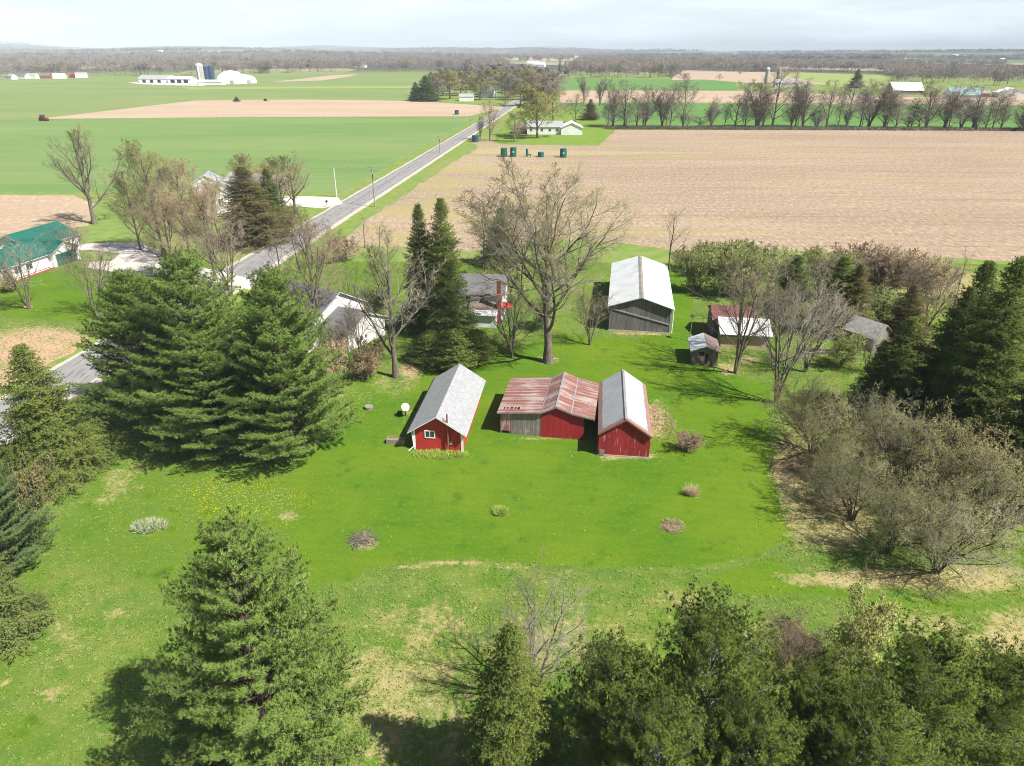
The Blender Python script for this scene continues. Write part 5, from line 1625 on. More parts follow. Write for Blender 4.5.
# ------------------------------------------------------------------ vegetation
# the clump of tall white pines left of centre, and other near pines
plant('pine_a', 176, 434, 252, 150, 'white_pine', 'tallest white pine at the back of the big clump left of centre')
plant('pine_b', 266, 452, 265, 122, 'white_pine', 'white pine at the right front of the big clump, nearest the red shed')
plant('pine_b', 122, 414, 268, 112, 'white_pine', 'white pine at the left of the big clump, nearest the road')
plant('pine_a', 196, 450, 330, 112, 'white_pine', 'lower bushy white pine filling the front of the big clump')
plant('pine_a', 222, 780, 521, 195, 'white_pine', 'big pale green white pine standing alone in the left foreground', rz=1.0)
plant('pine_b', -38, 570, 442, 80, 'white_pine', 'bluish grey white pine by the left frame edge', crown=None, bud='pine_blue')
plant('spruce_b', 18, 476, 344, 98, 'spruce_tree', 'dense yellow green spruce beside the road at the left', bud='spruce_yellow')
plant('spruce_a', -52, 640, 524, 92, 'spruce_tree', 'dark spruce cut by the left frame edge, below the bluish pine')
plant('spruce_a', 510, 800, 624, 112, 'cedar_tree', 'narrow golden green cedar in the bottom centre foreground', bud='spruce_yellow')
for i, (k, bx, by, tp, w, lab) in enumerate((
        ('scrub_a', 722, 800, 598, 146, 'tallest open scrub pine with pale limbs at the bottom right of centre'),
        ('scrub_b', 622, 812, 640, 114, 'scrub pine just right of the golden cedar at the bottom edge'),
        ('scrub_b', 832, 812, 660, 130, 'yellow green scrub pine right behind the brown bramble mound'),
        ('scrub_a', 945, 800, 640, 145, 'broad dark topped scrub pine right of the pale green shrub'),
        ('scrub_b', 1022, 800, 652, 110, 'shaded scrub pine at the bottom right corner'),
        ('scrub_a', 765, 870, 700, 120, 'scrub pine crown at the bottom edge under the bramble mound'),
        ('scrub_b', 885, 880, 700, 150, 'scrub pine crown at the bottom edge between two larger ones'),
        ('scrub_a', 665, 880, 700, 130, 'scrub pine crown at the bottom edge below the tallest scrub pine'))):
    plant(k, bx, by, tp, w, 'scrub_pine', lab, rz=i * 0.9)
# spruces by the farmhouse and on the right
plant('spruce_a', 440, 336, 197, 56, 'spruce_tree', 'taller of the twin spruces left of the brick chimney house')
plant('spruce_a', 417, 330, 203, 46, 'spruce_tree', 'shorter darker twin spruce behind the tall one', bud='spruce_dark')
plant('spruce_b', 500, 266, 207, 42, 'spruce_tree', 'small dark spruce right behind the brick chimney house', bud='spruce_dark')
plant('spruce_b', 846, 326, 256, 66, 'spruce_tree', 'dark spruce near the field edge above the old grey shed')
plant('spruce_b', 799, 312, 255, 52, 'spruce_tree', 'dark spruce behind the grey twiggy trees right of the tan shed', bud='spruce_dark')
plant('spruce_a', 862, 330, 264, 44, 'spruce_tree', 'paler spruce leaning against the right side of the dark one', bud='conifer_brown')
plant('spruce_b', 916, 345, 284, 50, 'spruce_tree', 'brownish conifer behind the old grey shed', bud='conifer_brown')
plant('spruce_b', 914, 418, 316, 70, 'spruce_tree', 'full green spruce just right of the old grey shed')
plant('cedar', 888, 416, 342, 40, 'cedar_tree', 'slim yellow green cedar in front of the old grey shed', bud='spruce_yellow')
plant('spruce_a', 972, 425, 286, 56, 'spruce_tree', 'dark spruce at the left of the big right edge group', bud='spruce_dark')
plant('spruce_a', 990, 422, 260, 80, 'spruce_tree', 'tall pointed dark spruce in the middle of the right edge group', bud='spruce_dark')
plant('spruce_a', 1024, 452, 256, 104, 'spruce_tree', 'largest spruce of the group, cut by the right frame edge')
plant('spruce_a', 1085, 500, 320, 110, 'spruce_tree', 'lower spruce peeping in at the right frame edge')
plant('spruce_a', 241, 244, 166, 68, 'spruce_tree', 'tall olive brown conifer beside the white two storey house', bud='conifer_brown')
plant('spruce_a', 265, 226, 168, 34, 'spruce_tree', 'small dark green spruce right of the tall olive brown conifer', bud='spruce_dark')
for px, py, tp, w, lab in ((452, 368, 330, 48, 'big dark yew bush in front of the twin spruces'), (476, 362, 330, 36, 'yew bush touching the white wing of the chimney house'), (426, 362, 334, 40, 'yew bush behind the grey bare tree')):
    plant('cedar', px, py, tp, w, 'yew_bush', lab, 'bush', bud='spruce_yellow')
# bare and budding trees
plant('oak', 548, 362, 163, 172, 'oak_tree', 'great bare oak just budding, behind the red barns', rz=0.6, crown='twig_grey')
plant('elm', 95, 224, 123, 78, 'bare_tree', 'tall bare dark tree standing behind the green roofed house', rz=2.2)
for k, bx, by, tp, w, lab, cr, bd in (
        ('budding', 150, 255, 140, 76, 'greyish budding tree, left of the three tall ones across the road', 'twig', 'bud_olive'),
        ('budding', 178, 262, 160, 74, 'pinkish budding tree in the middle of the clump across the road', 'twig_pink', 'bud_pink'),
        ('budding', 130, 250, 172, 50, 'low yellowish tree at the left of the clump across the road', 'twig', 'bud_yellow'),
        ('budding', 205, 280, 182, 66, 'pink brown tree in front of the white two storey house', 'twig_pink', 'bud_pink'),
        ('budding', 165, 280, 190, 70, 'low pinkish tree over the gravel loop drive', 'twig_pink', 'bud_pink'),
        ('multi', 232, 296, 212, 66, 'leaning bare tree between the pines and the road', 'twig', 'bud_pink'),
        ('elm', 296, 214, 151, 54, 'rounded grey tree beside the short drive across the road', 'twig_grey', 'bud_olive'),
        ('budding', 278, 216, 158, 54, 'yellow olive tree left of the rounded grey one', 'twig', 'bud_yellow'),
        ('budding', 246, 212, 155, 54, 'olive yellow tree behind the tall olive brown conifer', 'twig', 'bud_yellow'),
        ('sparse', 222, 205, 168, 40, 'thin pale tree beside the small white garage', 'twig', 'bud_yellow'),
        ('elm', 396, 377, 232, 108, 'grey bare tree on the lawn left of the farmhouse', 'twig_grey', 'bud_olive'),
        ('multi', 735, 373, 246, 96, 'bare forked tree standing beside the tiny shed', 'twig', 'bud_olive'),
        ('multi', 776, 403, 264, 96, 'grey bare tree right of the tan walled shed', 'twig_grey', 'bud_olive'),
        ('multi', 805, 372, 278, 74, 'pale grey twiggy tree behind the plank wall', 'twig_grey', 'bud_olive'),
        ('sparse', 669, 270, 203, 48, 'lone bare tree by the field edge right of the white roof', 'twig', 'bud_olive'),
        ('multi', 30, 309, 234, 62, 'small bare tree on the bright lawn of the green roofed house', 'twig_grey', 'bud_pink'),
        ('multi', 98, 316, 240, 66, 'bare brownish tree between the gravel drive and the road', 'twig', 'bud_pink'),
        ('multi', 72, 262, 222, 52, 'low reddish bare bush at the corner of the green roof', 'twig_pink', 'bud_pink'),
        ('budding', 310, 345, 205, 84, 'rust tinged tree overhanging the white farmhouse roof', 'twig', 'bud_rust'),
        ('sparse', 286, 318, 222, 56, 'bare roadside tree just above the right hand pine', 'twig', 'bud_rust'),
        ('sparse', 352, 330, 262, 40, 'thin tree behind the lower roof of the white farmhouse', 'twig', 'bud_rust'),
        ('sparse', 365, 248, 216, 26, 'thin sapling at the corner of the stubble by the road', 'twig', 'bud_pink'),
        ('sparse', 381, 258, 218, 30, 'second thin sapling at the corner of the stubble', 'twig', 'bud_pink'),
        ('sparse', 484, 262, 200, 56, 'bare pinkish tree behind the farmhouse against the stubble', 'twig', 'bud_pink'),
        ('multi', 512, 358, 290, 70, 'grey leaning bare tree just left of the oak trunk', 'twig_grey', 'bud_olive'),
        ('multi', 590, 345, 286, 52, 'low bare bushy tree between the oak and the white roof', 'twig', 'bud_olive'),
        ('multi', 532, 700, 580, 122, 'grey bare bushy tree behind the golden cedar', 'twig_grey', 'bud_olive'),
        ('multi', 336, 378, 316, 50, 'bare grey brush tree screening the white farmhouse porch', 'twig', 'bud_pink'),
        ('multi', 360, 352, 300, 40, 'bare brownish brush tree at the corner of the white farmhouse', 'twig', 'bud_rust'),
        ('budding', 212, 236, 176, 44, 'pale budding tree just in front of the white two storey house', 'twig', 'bud_yellow'),
        ('multi', 836, 300, 250, 50, 'grey thicket tree left of the dark field edge spruce', 'twig', 'bud_olive'),
        ('multi', 880, 302, 246, 60, 'grey thicket tree right of the dark field edge spruce', 'twig', 'bud_pink'),
        ('multi', 908, 306, 252, 54, 'brown grey thicket tree in the brush above the old grey shed', 'twig', 'bud_pink'),
        ('multi', 938, 300, 258, 44, 'thin thicket tree beside the big dark spruces', 'twig', 'bud_pink'),
        ('multi', 816, 296, 252, 44, 'olive thicket tree between the two field edge spruces', 'twig_grey', 'bud_olive'),
        ('multi', 786, 300, 258, 44, 'grey thicket tree behind the white lean-to roof', 'twig_grey', 'bud_olive'),
        ('multi', 926, 330, 278, 50, 'brown thicket tree right of the brownish conifer', 'twig', 'bud_rust'),
        ('multi', 832, 338, 300, 50, 'grey brush tree left of the old grey shed', 'twig_grey', 'bud_olive'),
        ('multi', 866, 372, 330, 46, 'low bare brush tree in front of the old grey shed', 'twig_grey', 'bud_olive'),
        ('multi', 948, 330, 290, 40, 'bare brush tree against the left side of the dark spruces', 'twig', 'bud_pink'),
        ('sparse', 952, 310, 246, 30, 'single thin bare tree against the stubble left of the dark spruces', 'twig', 'bud_pink'),
        ('sparse', 588, 765, 630, 92, 'pale bare sapling between the cedar and the scrub pines', 'twig_grey', 'bud_olive')):
    plant(k, bx, by, tp, w, 'bare_tree' if bd in ('bud_olive',) else 'budding_tree', lab, crown=cr, bud=bd)
# thickets on the right
for i, (bx, by, tp, w, lab, bd) in enumerate((
        (822, 452, 378, 120, 'sage coloured thicket shrub at the left end, nearest the bare grey tree', 'leaf_fresh'),
        (880, 458, 396, 96, 'sage thicket shrub below the slim cedar', 'leaf_fresh'),
        (910, 492, 410, 120, 'tan grey thicket shrub in the middle of the right hand grove', 'leaf_sage'),
        (968, 520, 425, 140, 'large tan grey thicket shrub right of the middle of the grove', 'leaf_sage'),
        (1008, 540, 440, 110, 'thicket shrub cut by the right frame edge', 'leaf_sage'),
        (862, 520, 455, 100, 'greener thicket shrub at the lower left of the grove', 'leaf_fresh'),
        (900, 552, 470, 120, 'low wide thicket shrub at the front of the grove', 'leaf_fresh'),
        (952, 572, 488, 120, 'front thicket shrub casting its shade on the grass path', 'leaf_sage'),
        (840, 488, 428, 80, 'brownish thicket shrub over the dead branches', 'leaf_sage'))):
    plant('thicket' if i % 2 else 'thicket_b', bx, by, tp, w, 'thicket_shrub', lab, 'shrub', bud=bd, crown=('twig_pink', 'twig_grey', 'twig')[i % 3])
for i, (bx, by, tp, w, lab, bd, cr) in enumerate((
        (700, 292, 248, 46, 'olive green shrub nearest the white roofed barn', 'leaf_fresh', 'twig'),
        (726, 296, 246, 52, 'olive green shrub behind the maroon roof', 'leaf_fresh', 'twig'),
        (757, 296, 246, 56, 'green grey shrub between the maroon roof and the dark spruce', 'leaf_fresh', 'twig_grey'),
        (776, 280, 248, 44, 'pale olive shrub along the stubble edge', 'leaf_fresh', 'twig_grey'),
        (682, 268, 251, 22, 'small dark round shrub at the foot of the lone bare tree', 'bud_pink', 'bark_dark'),
        (866, 292, 246, 58, 'grey bare shrub right of the dark spruce', 'bud_pink', 'twig_far'),
        (892, 298, 250, 56, 'second grey bare shrub along the stubble edge', 'bud_pink', 'twig_far'),
        (922, 300, 256, 56, 'grey bare shrub nearest the big dark spruces', 'bud_pink', 'twig_far'),
        (712, 276, 244, 44, 'olive shrub at the stubble edge behind the white roofed barn', 'leaf_fresh', 'twig_grey'),
        (742, 276, 243, 50, 'rounded olive shrub at the stubble edge above the maroon roof', 'leaf_fresh', 'twig'),
        (800, 330, 300, 44, 'olive shrub behind the plank wall', 'leaf_fresh', 'twig_grey'),
        (880, 322, 290, 50, 'olive brown shrub right behind the old grey shed', 'leaf_fresh', 'twig'),
        (822, 276, 250, 50, 'grey olive shrub between the spruces at the stubble edge', 'leaf_sage', 'twig_grey'),
        (905, 284, 256, 54, 'sage grey shrub at the stubble edge above the brownish conifer', 'leaf_sage', 'twig'),
        (845, 366, 334, 44, 'dark tangled shrub left of the old grey shed', 'leaf_fresh', 'bark_dark'),
        (18, 545, 465, 66, 'dark brown bare bush below the yellow green spruce', 'conifer_brown', 'bark_dark'),
        (860, 668, 602, 74, 'pale green feathery shrub between the scrub pines', 'leaf_sage', 'twig'),
        (505, 305, 262, 50, 'brown green shrub right of the red umbrella', 'leaf_fresh', 'twig'),
        (545, 330, 300, 36, 'low shrub behind the oak trunk', 'leaf_fresh', 'twig'),
        (343, 262, 238, 34, 'grey brush at the end of the stubble by the road', 'bud_pink', 'twig_grey'),
        (330, 385, 340, 44, 'brown bare shrub beside the white farmhouse porch', 'bud_pink', 'twig'),
        (366, 378, 342, 44, 'russet bare shrub below the lower roof of the farmhouse', 'bud_rust', 'twig'),
        (5, 292, 272, 24, 'golden rounded bush at the left frame edge', 'bud_yellow', 'twig'),
        (372, 318, 290, 36, 'fresh green bush behind the lower roof of the farmhouse', 'leaf_fresh', 'twig'))):
    plant('shrub', bx, by, tp, w, 'shrub', lab, 'shrub', bud=bd, crown=cr)

plant('shrub', 688, 452, 434, 30, 'brush_mound', 'mound of brown dead stems beside the silver roofed barn', 'brush mound', crown='brush', bud='brush')
plant('thicket', 795, 668, 612, 66, 'bramble_mound', 'big mound of arching brown brambles between the scrub pines', 'brush mound', crown='brush', bud='brush')
sticks(656, 418, 1.6, 90, 0.9, 0.025, 'scattered dead brown stalks along the right side of the silver roofed barn', mat='brush', seed=21, flat=1.9)

# trees in the middle distance: each its own, in one mesh
def far_tree(k, bx, by, tp, w, lab, cr='twig_far', bd='twig_far', group=None, name='bare_tree'):
    return plant(k, bx, by, tp, w, name, lab, 'tree', group, cr, bd, flat=True)


plant('mid_leaf', 537, 138, 87, 60, 'budding_tree', 'big olive leafing tree in front of the white ranch house', crown='twig', bud='bud_olive')
for k, bx, by, tp, w, lab, cr, bd in (
        ('mid_a', 490, 141, 100, 30, 'pinkish bare tree beside the road above the tanks', 'twig_pink', 'bud_pink'),
        ('mid_c', 480, 140, 116, 10, 'thin bare tree on the verge beside the dark tank', 'twig_far', 'twig_far'),
        ('mid_b', 514, 142, 110, 32, 'small grey tree left of the big olive tree', 'twig_far', 'bud_olive'),
        ('mid_b', 553, 122, 92, 38, 'grey brown tree behind the white ranch house roof', 'twig_far', 'twig_far'),
        ('mid_a', 575, 123, 93, 26, 'dark budding tree just right of the white garage', 'bark_dark', 'bud_olive'),
        ('mid_c', 584, 104, 76, 16, 'bare crooked tree in the brown field, left one', 'bark_dark', 'twig_far'),
        ('mid_c', 600, 106, 76, 18, 'bare crooked tree in the brown field, right one', 'bark_dark', 'twig_far')):
    far_tree(k, bx, by, tp, w, lab, cr, bd)
plant('spruce_b', 591, 120, 99, 18, 'spruce_tree', 'dark round conifer between the white garage and the hedgerow', flat=True, bud='conifer_brown')
plant('spruce_b', 859, 88, 69, 15, 'spruce_tree', 'big dark lone conifer in the yellow green meadow', flat=True, bud='spruce_dark')
far_tree('mid_b', 796, 84, 69, 10, 'yellow green tree beside the tiny white shed', 'twig', 'bud_yellow')
far_tree('mid_b', 908, 80, 73, 9, 'small white blossoming tree beyond the long barn', 'bark_pale', 'white_paint', name='blossom_tree')
# the hedgerow along the stubble
rh = random.Random(12)
hx = 618.0; hed = []
tall = [(624, 80, 26), (645, 84, 24), (662, 84, 22), (683, 73, 22), (735, 94, 30), (757, 80, 30), (772, 68, 36), (795, 84, 22), (803, 78, 30), (826, 80, 24), (846, 80, 30), (868, 80, 34), (884, 92, 30), (925, 82, 36), (944, 82, 26), (972, 86, 34), (1000, 90, 26), (1022, 94, 22), (613, 96, 22), (636, 94, 26), (711, 104, 16), (745, 100, 22), (895, 100, 28), (960, 98, 24), (985, 100, 22), (1040, 84, 34), (1062, 88, 30), (1090, 84, 34)]
for i, (px, tp, w) in enumerate(tall):
    hed.append((px, tp, w * 1.45))
for q in range(42):
    hed.append((608 + q * 10.9 + rh.uniform(-9, 9), rh.uniform(80, 116), rh.uniform(10, 34)))
sizes = {0: 'upright', 1: 'spreading', 2: 'slender'}
for i, (px, tp, w) in enumerate(hed):
    k = ('mid_a', 'mid_b', 'mid_c')[i % 3]
    lab = 'bare tree in the hedgerow along the far edge of the stubble' if i >= len(tall) else 'tall bare tree rising from the hedgerow along the far edge of the stubble'
    special = {3: 'tall slim bare tree standing apart in the thin stretch of the hedgerow', 6: 'broadest tallest bare tree of the hedgerow, below the far silos', 0: 'first tall bare tree at the left end of the hedgerow', 13: 'tall leaning bare tree of the hedgerow left of the teal barn'}
    lab = special.get(i, lab)
    far_tree(k, px, 127.5 + rh.uniform(-1.0, 1.2) + max(0, (px - 800)) * 0.012, tp, w, lab, rh.choice(['twig_far', 'twig_far', 'bark', 'twig']), rh.choice(['twig_far', 'twig_far', 'twig']), None if i in special else 'hedgerow trees')
# the grove on both sides of the far road
gro = [(425, 101, 76, 30, 'dark'), (415, 101, 82, 16, 'dark'), (438, 100, 78, 26, 'g'), (450, 99, 70, 34, 'o'), (466, 96, 72, 30, 'o'), (480, 100, 78, 32, 'o'), (492, 95, 70, 34, 'o'), (505, 93, 72, 26, 'g'), (470, 90, 66, 30, 'b'), (448, 92, 68, 28, 'b'), (515, 90, 66, 30, 'b'), (525, 88, 64, 26, 'b'), (498, 88, 64, 30, 'b'),
       (510, 100, 84, 26, 'g'), (520, 97, 80, 22, 'b'), (535, 92, 70, 22, 'b'), (537, 84, 70, 6, 'dark'), (505, 104, 92, 18, 'p'), (485, 90, 66, 26, 'b'), (434, 95, 72, 24, 'g'), (545, 96, 78, 26, 'b'), (556, 100, 84, 20, 'b'), (560, 74, 60, 5, 'dark'), (566, 74, 60, 5, 'dark'), (521, 106, 82, 34, 'o'), (532, 100, 72, 36, 'b'), (548, 104, 78, 34, 'b'), (544, 92, 68, 32, 'b'), (528, 94, 68, 30, 'o'), (508, 98, 74, 34, 'b'), (556, 92, 72, 26, 'b'), (461, 94, 72, 34, 'b'), (443, 96, 74, 34, 'o'), (487, 97, 76, 34, 'g'), (500, 84, 66, 30, 'b'), (535, 84, 66, 28, 'b'), (549, 84, 68, 24, 'b'), (470, 84, 66, 28, 'b'), (455, 84, 68, 26, 'b')]
names = {'dark': ('spruce_b', None, 'spruce_dark'), 'g': ('mid_leaf', 'twig_far', 'twig_far'), 'o': ('mid_leaf', 'twig', 'bud_olive'), 'b': ('mid_leaf', 'twig_far', 'twig'), 'p': ('mid_b', 'twig_pink', 'bud_pink')}
words = {'dark': 'dark evergreen in the roadside grove', 'g': 'grey bare tree in the grove beyond the tan strip', 'o': 'olive leafing tree in the grove beyond the tan strip', 'b': 'brownish bare tree at the back of the roadside grove', 'p': 'pinkish tree beside the road at the front of the grove'}
sp_ = {0: 'broad dark evergreen at the left front corner of the roadside grove', 1: 'low dark evergreen at the very left of the roadside grove', 16: 'slim dark evergreen at the back right of the roadside grove', 22: 'left of two small dark conifers by the far road', 23: 'right of two small dark conifers by the far road'}
for i, (px, by, tp, w, c) in enumerate(gro):
    k, cr, bd = names[c]
    plant(k, px, by, tp, w, 'spruce_tree' if c == 'dark' else 'grove_tree', sp_.get(i, words[c]), 'tree', None if i in sp_ or c == 'p' else 'grove trees, ' + {'g': 'grey', 'o': 'olive', 'b': 'brown', 'dark': 'dark'}[c], cr, bd, flat=True)
for px, by, tp, w, lab in ((236, 101.5, 96.5, 7, 'tiny dark bush at the edge of the tan strip'), (265, 101, 98, 4, 'tiny bush right of the other on the edge of the tan strip'), (222, 80, 69, 6, 'small dark conifer between the silos and the hoop barn')):
    plant('spruce_b', px, by, tp, w, 'far_bush', lab, 'bush', bud='spruce_dark', flat=True)
for px, by, tp, w, lab, bd in ((35, 78, 70, 12, 'yellowish tree among the houses at the far left', 'bud_yellow'), (8, 80, 72, 10, 'grey tree beside the first far left house', 'twig_far'), (74, 78, 72, 7, 'dark tree beside the small dark red barn', 'spruce_dark'), (395, 69, 60, 10, 'dark green round tree left of centre far off', 'spruce_dark'), (406, 69, 61, 10, 'second dark green round tree left of centre far off', 'spruce_dark'), (672, 79, 72, 12, 'low bushy tree at the corner of the middle wood', 'twig_far'), (684, 79, 73, 10, 'round bushy tree on the tan slope', 'twig_far'), (719, 80, 74, 10, 'lone bushy tree on the tan slope', 'twig_far'), (740, 75, 70, 8, 'small tree at the foot of the right hand wood', 'twig_far')):
    plant('mid_b', px, by, tp, w, 'far_tree', lab, 'tree', None, 'twig_far', bd, flat=True)


def undergrowth():
    """weedy strip at the foot of the hedgerow"""
    r = np.random.default_rng(5)
    n = 5200
    A = G(606, 129.5); B = G(1120, 131.5)
    t = r.uniform(0, 1, n)
    P = A + (B - A) * t[:, None] + np.c_[r.normal(0, .6, n), r.normal(3, 1.6, n), np.zeros(n)]
    D = np.c_[r.normal(0, .4, (n, 2)), np.ones(n)]
    v, f, _ = blades(P, nrm(D), 5, 1.6, 0.14, 0.4, r)
    v[:, 2] = np.maximum(v[:, 2], 0)
    o = bpy.data.objects.new('undergrowth', np_mesh('undergrowth', [(v, f, 0)], ['twig_far'])); COL.objects.link(o)
    tag(o, 'brown weedy undergrowth at the foot of the hedgerow', 'undergrowth', kind='stuff')


undergrowth()

M['wood_a'] = needles('wood_canopy', (0.1913, 0.1591, 0.1364), (0.2338, 0.1978, 0.176), (0.102, 0.0903, 0.066), 0.2, 0.02, False)
M['wood_b'] = needles('wood_canopy_green', (0.11, 0.115, 0.06), (0.15, 0.14, 0.08), (0.09, 0.1, 0.055), 0.2, 0.02, False)
M['wood_c'] = needles('wood_canopy_dark', (0.035, 0.05, 0.035), (0.05, 0.065, 0.045), (0.03, 0.045, 0.03), 0.2, 0.02, False)


def wood(polys, dens, hh, lab, seed, mat='wood_a', mix=0.12, ground=False):
    """a far wood read as one mass: many small branching crowns in one mesh"""
    r = np.random.default_rng(seed)
    # template crowns
    T = []
    for q in range(4):
        n = 80
        P = np.c_[r.normal(0, 0.19, (n, 2)), r.uniform(0.35, 0.8, n)]
        D = np.c_[P[:, :2] * 1.6, np.full(n, 0.75)]
        v, f, _ = blades(P, nrm(D), 3, 0.24, 0.026, 0.35, r)
        tv, tf, _ = tubes(np.array([[[0, 0, 0], [r.normal(0, .03), r.normal(0, .03), 0.7]]]), np.array([[0.022, 0.008]]), 4)
        T.append((np.concatenate([v, tv]), np.concatenate([f, tf + len(v)])))
    pos = []
    for poly in polys:
        W = np.array([p if ground else G(*p)[:2] for p in poly])
        a = 0.5 * abs(np.sum(W[:, 0] * np.roll(W[:, 1], -1) - np.roll(W[:, 0], -1) * W[:, 1]))
        lo, hi = W.min(0), W.max(0)
        n = int((hi - lo).prod() * dens)
        n = min(n, 60000)
        X = r.uniform(lo, hi, (n, 2))
        k = pip(X[:, 0], X[:, 1], W) > 0
        pos.append(X[k])
        # dense front rows along the edges
        for i in range(len(W)):
            u, w_ = W[i], W[(i + 1) % len(W)]
            m_ = int(np.linalg.norm(w_ - u) / (7 if not ground else 16))
            t = r.uniform(0, 1, (m_, 1))
            pos.append(u + (w_ - u) * t + r.normal(0, 5, (m_, 2)))
    X = np.concatenate(pos)
    X = X[np.abs(X[:, 0] - road_x(X[:, 1])) > 14]
    parts = [[], [], []]
    for i in range(len(X)):
        v, f = T[int(r.integers(4))]
        h = hh * r.uniform(0.65, 1.2); a = r.uniform(0, 6.28); c, s = math.cos(a), math.sin(a)
        w_ = h * r.uniform(0.7, 1.1)
        q = np.stack([(v[:, 0] * c - v[:, 1] * s) * w_ + X[i, 0], (v[:, 0] * s + v[:, 1] * c) * w_ + X[i, 1], v[:, 2] * h], 1)
        b = 0 if r.uniform() > mix else 1
        parts[b].append((q, f))
    Z = []
    for b, L in enumerate(parts):
        if not L: continue
        n = np.cumsum([0] + [len(q) for q, f in L])
        V = np.concatenate([q for q, f in L]); F = np.concatenate([f + n[i] for i, (q, f) in enumerate(L)])
        V[:, 2] += terrain_h(V[:, 0], V[:, 1])
        Z.append((V, F, b))
    o = bpy.data.objects.new('woodland', np_mesh('woodland', Z, [mat, 'wood_b' if mat != 'wood_c' else 'wood_a'])); COL.objects.link(o)
    tag(o, lab, 'wood', kind='stuff')
    return len(X)


nw = 0
nw += wood([[(-120, 77), (140, 76), (205, 75.5), (265, 73.5), (265, 62), (140, 60.5), (-120, 61)], [(265, 73.5), (330, 71.5), (430, 71), (500, 70.5), (500, 66), (430, 63), (380, 60), (265, 60)]], 1 / 900, 17,
           'broad brown leafless wood across the left distance', 41)
nw += wood([[(564, 77.5), (640, 78), (676, 77), (678, 70), (640, 66), (600, 63), (568, 66)], [(678, 71), (760, 72), (770, 66), (700, 63), (660, 63)]], 1 / 420, 17, 'brown leafless wood in the middle distance right of the far road', 42)
nw += wood([[(770, 71.5), (880, 72), (900, 76), (900, 66), (840, 64), (770, 64)], [(900, 82), (1010, 86), (1150, 90), (1150, 78), (1000, 74), (900, 74)]], 1 / 520, 15, 'brown leafless wood across the right distance', 43)
nw += wood([[(512, 57), (610, 57.5), (610, 54), (512, 54)]], 1 / 1500, 22, 'straight dark tree belt far off above the road', 44, 'wood_a', 0.0)
nw += wood([[(385, 60.5), (435, 60.5), (440, 57.5), (385, 57.5)]], 1 / 1400, 20, 'far brown wood left of the distant tan field', 45)
nw += wood([[(745, 61), (800, 63), (870, 63.5), (890, 61), (840, 59.5), (760, 58.5)], [(620, 58), (700, 58.5), (700, 56.5), (620, 56.5)]], 1 / 1400, 18, 'far dark evergreen wood near the right skyline', 46, 'wood_c', 0.2)
rw = np.random.default_rng(61)
for q_, (lab, mt) in enumerate((('scattered far woods and hedges fading to blue towards the skyline, brown', 'wood_a'), ('scattered dark evergreen woods far off towards the skyline', 'wood_c'))):
    strips = []
    for i in range(95 if q_ == 0 else 40):
        y_ = rw.uniform(2100, 7600); x_ = rw.uniform(-0.78, 0.78) * y_; w_ = rw.uniform(120, 620); d_ = rw.uniform(25, 130); k_ = rw.uniform(-.1, .1) * w_
        strips.append([(x_ - w_, y_ - k_), (x_ + w_, y_ + k_), (x_ + w_ * 0.9, y_ + k_ + d_), (x_ - w_ * 0.8, y_ - k_ + d_)])
    nw += wood(strips, 1 / 2600, 19, lab, 70 + q_, mt, 0.15, True)
nw += wood([[(905, 66), (960, 66.5), (1000, 67), (1000, 65.3), (905, 64.5)]], 1 / 900, 14, 'hedges and trees around the far right hamlet', 47, 'wood_a', 0.4)
print('wood trees', nw)

# ------------------------------------------------------------------ air, light, sky
SUN_EL = rad(51); SUN_AZ = math.atan2(0.87, -0.5)     # azimuth from +Y towards +X
S = Vector((math.sin(SUN_AZ) * math.cos(SUN_EL), math.cos(SUN_AZ) * math.cos(SUN_EL), math.sin(SUN_EL)))
ld = bpy.data.lights.new('sun', 'SUN'); ld.energy = 5.0; ld.angle = rad(0.5); ld.color = (1.0, 0.955, 0.88)
lo = bpy.data.objects.new('sun', ld); COL.objects.link(lo); lo.rotation_euler = (-S).to_track_quat('-Z', 'Y').to_euler(); lo.location = (0, 0, 300)

HAZE_D = 1.35e-4
mb = MB(); mb.box(-14000, 14000, -14000, 14000, -40, 135)
t = NT('air'); t.n.clear()
out = t.n.new('ShaderNodeOutputMaterial'); pv = t.n.new('ShaderNodeVolumePrincipled')
pv.inputs['Color'].default_value = (0.8, 0.91, 1.0, 1); pv.inputs['Density'].default_value = HAZE_D; pv.inputs['Anisotropy'].default_value = -0.35
t.l.new(pv.outputs[0], out.inputs['Volume'])
M['air'] = t.m
hz = mb.build('haze', 'air'); tag(hz, 'thin pale haze lying over the whole countryside', 'haze', kind='stuff')

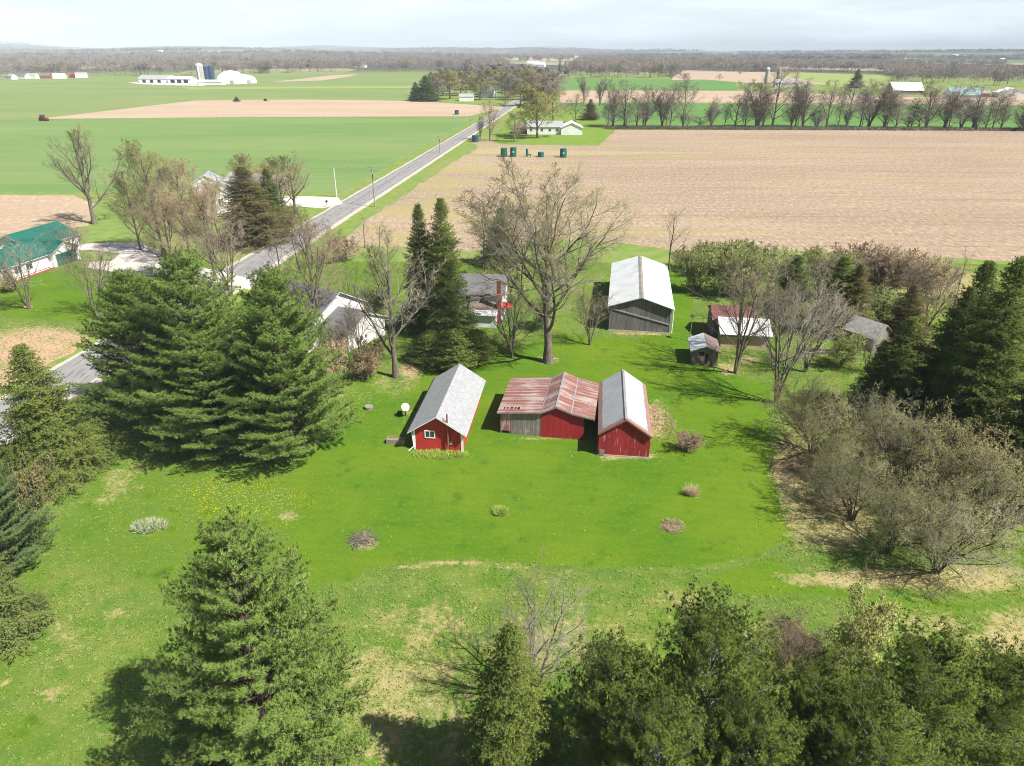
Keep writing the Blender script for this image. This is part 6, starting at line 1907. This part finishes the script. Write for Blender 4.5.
w = bpy.data.worlds.new('World'); sc.world = w; w.use_nodes = True
nt = w.node_tree; nt.nodes.clear()
N = nt.nodes.new; K = nt.links.new
sky = N('ShaderNodeTexSky'); sky.sky_type = 'NISHITA'; sky.sun_disc = False; sky.sun_elevation = SUN_EL; sky.sun_rotation = SUN_AZ; sky.air_density = 1.0; sky.dust_density = 1.5; sky.altitude = 300
tc = N('ShaderNodeTexCoord'); mp = N('ShaderNodeMapping'); mp.inputs['Scale'].default_value = (2.2, 2.2, 16)
K(tc.outputs['Generated'], mp.inputs['Vector'])
no = N('ShaderNodeTexNoise'); no.inputs['Scale'].default_value = 2.4; no.inputs['Detail'].default_value = 6; no.inputs['Roughness'].default_value = 0.55; K(mp.outputs[0], no.inputs['Vector'])
mr = N('ShaderNodeMapRange'); mr.interpolation_type = 'SMOOTHSTEP'; mr.inputs['From Min'].default_value = 0.38; mr.inputs['From Max'].default_value = 0.66; mr.inputs['To Min'].default_value = 0.74; mr.inputs['To Max'].default_value = 0.97; K(no.outputs['Fac'], mr.inputs['Value'])
mx = N('ShaderNodeMix'); mx.data_type = 'RGBA'; sx_ = N('ShaderNodeSeparateXYZ'); K(tc.outputs['Generated'], sx_.inputs[0])
fa = N('ShaderNodeMapRange'); fa.inputs['From Min'].default_value = 0.07; fa.inputs['From Max'].default_value = 0.17; fa.inputs['To Min'].default_value = 1.0; fa.inputs['To Max'].default_value = 0.03; K(sx_.outputs[2], fa.inputs['Value'])
mu = N('ShaderNodeMath'); mu.operation = 'MULTIPLY'; K(mr.outputs[0], mu.inputs[0]); K(fa.outputs[0], mu.inputs[1])
K(mu.outputs[0], mx.inputs['Factor']); K(sky.outputs[0], mx.inputs['A']); mx.inputs['B'].default_value = (12.0, 13.7, 14.6, 1)
bg = N('ShaderNodeBackground'); bg.inputs['Strength'].default_value = 0.05; K(mx.outputs['Result'], bg.inputs['Color'])
wo = N('ShaderNodeOutputWorld'); K(bg.outputs[0], wo.inputs['Surface'])

sc.view_settings.view_transform = 'Standard'
sc.view_settings.look = 'None'
sc.view_settings.gamma = 1.0
sc.view_settings.use_curve_mapping = False
sc.view_settings.exposure = 0.84
sc.render.engine = 'CYCLES'
cy = sc.cycles
cy.max_bounces = 6; cy.diffuse_bounces = 2; cy.transmission_bounces = 3; cy.transparent_max_bounces = 4; cy.volume_bounces = 0
cy.use_denoising = True
cy.denoiser = 'OPENIMAGEDENOISE'
cy.denoising_input_passes = 'RGB_ALBEDO_NORMAL'
cy.denoising_prefilter = 'NONE'
cy.pixel_filter_type = 'BLACKMAN_HARRIS'
cy.filter_width = 1.0
t.m.cycles.volume_sampling = 'DISTANCE'
cy.sample_clamp_direct = 8
cy.sample_clamp_indirect = 6
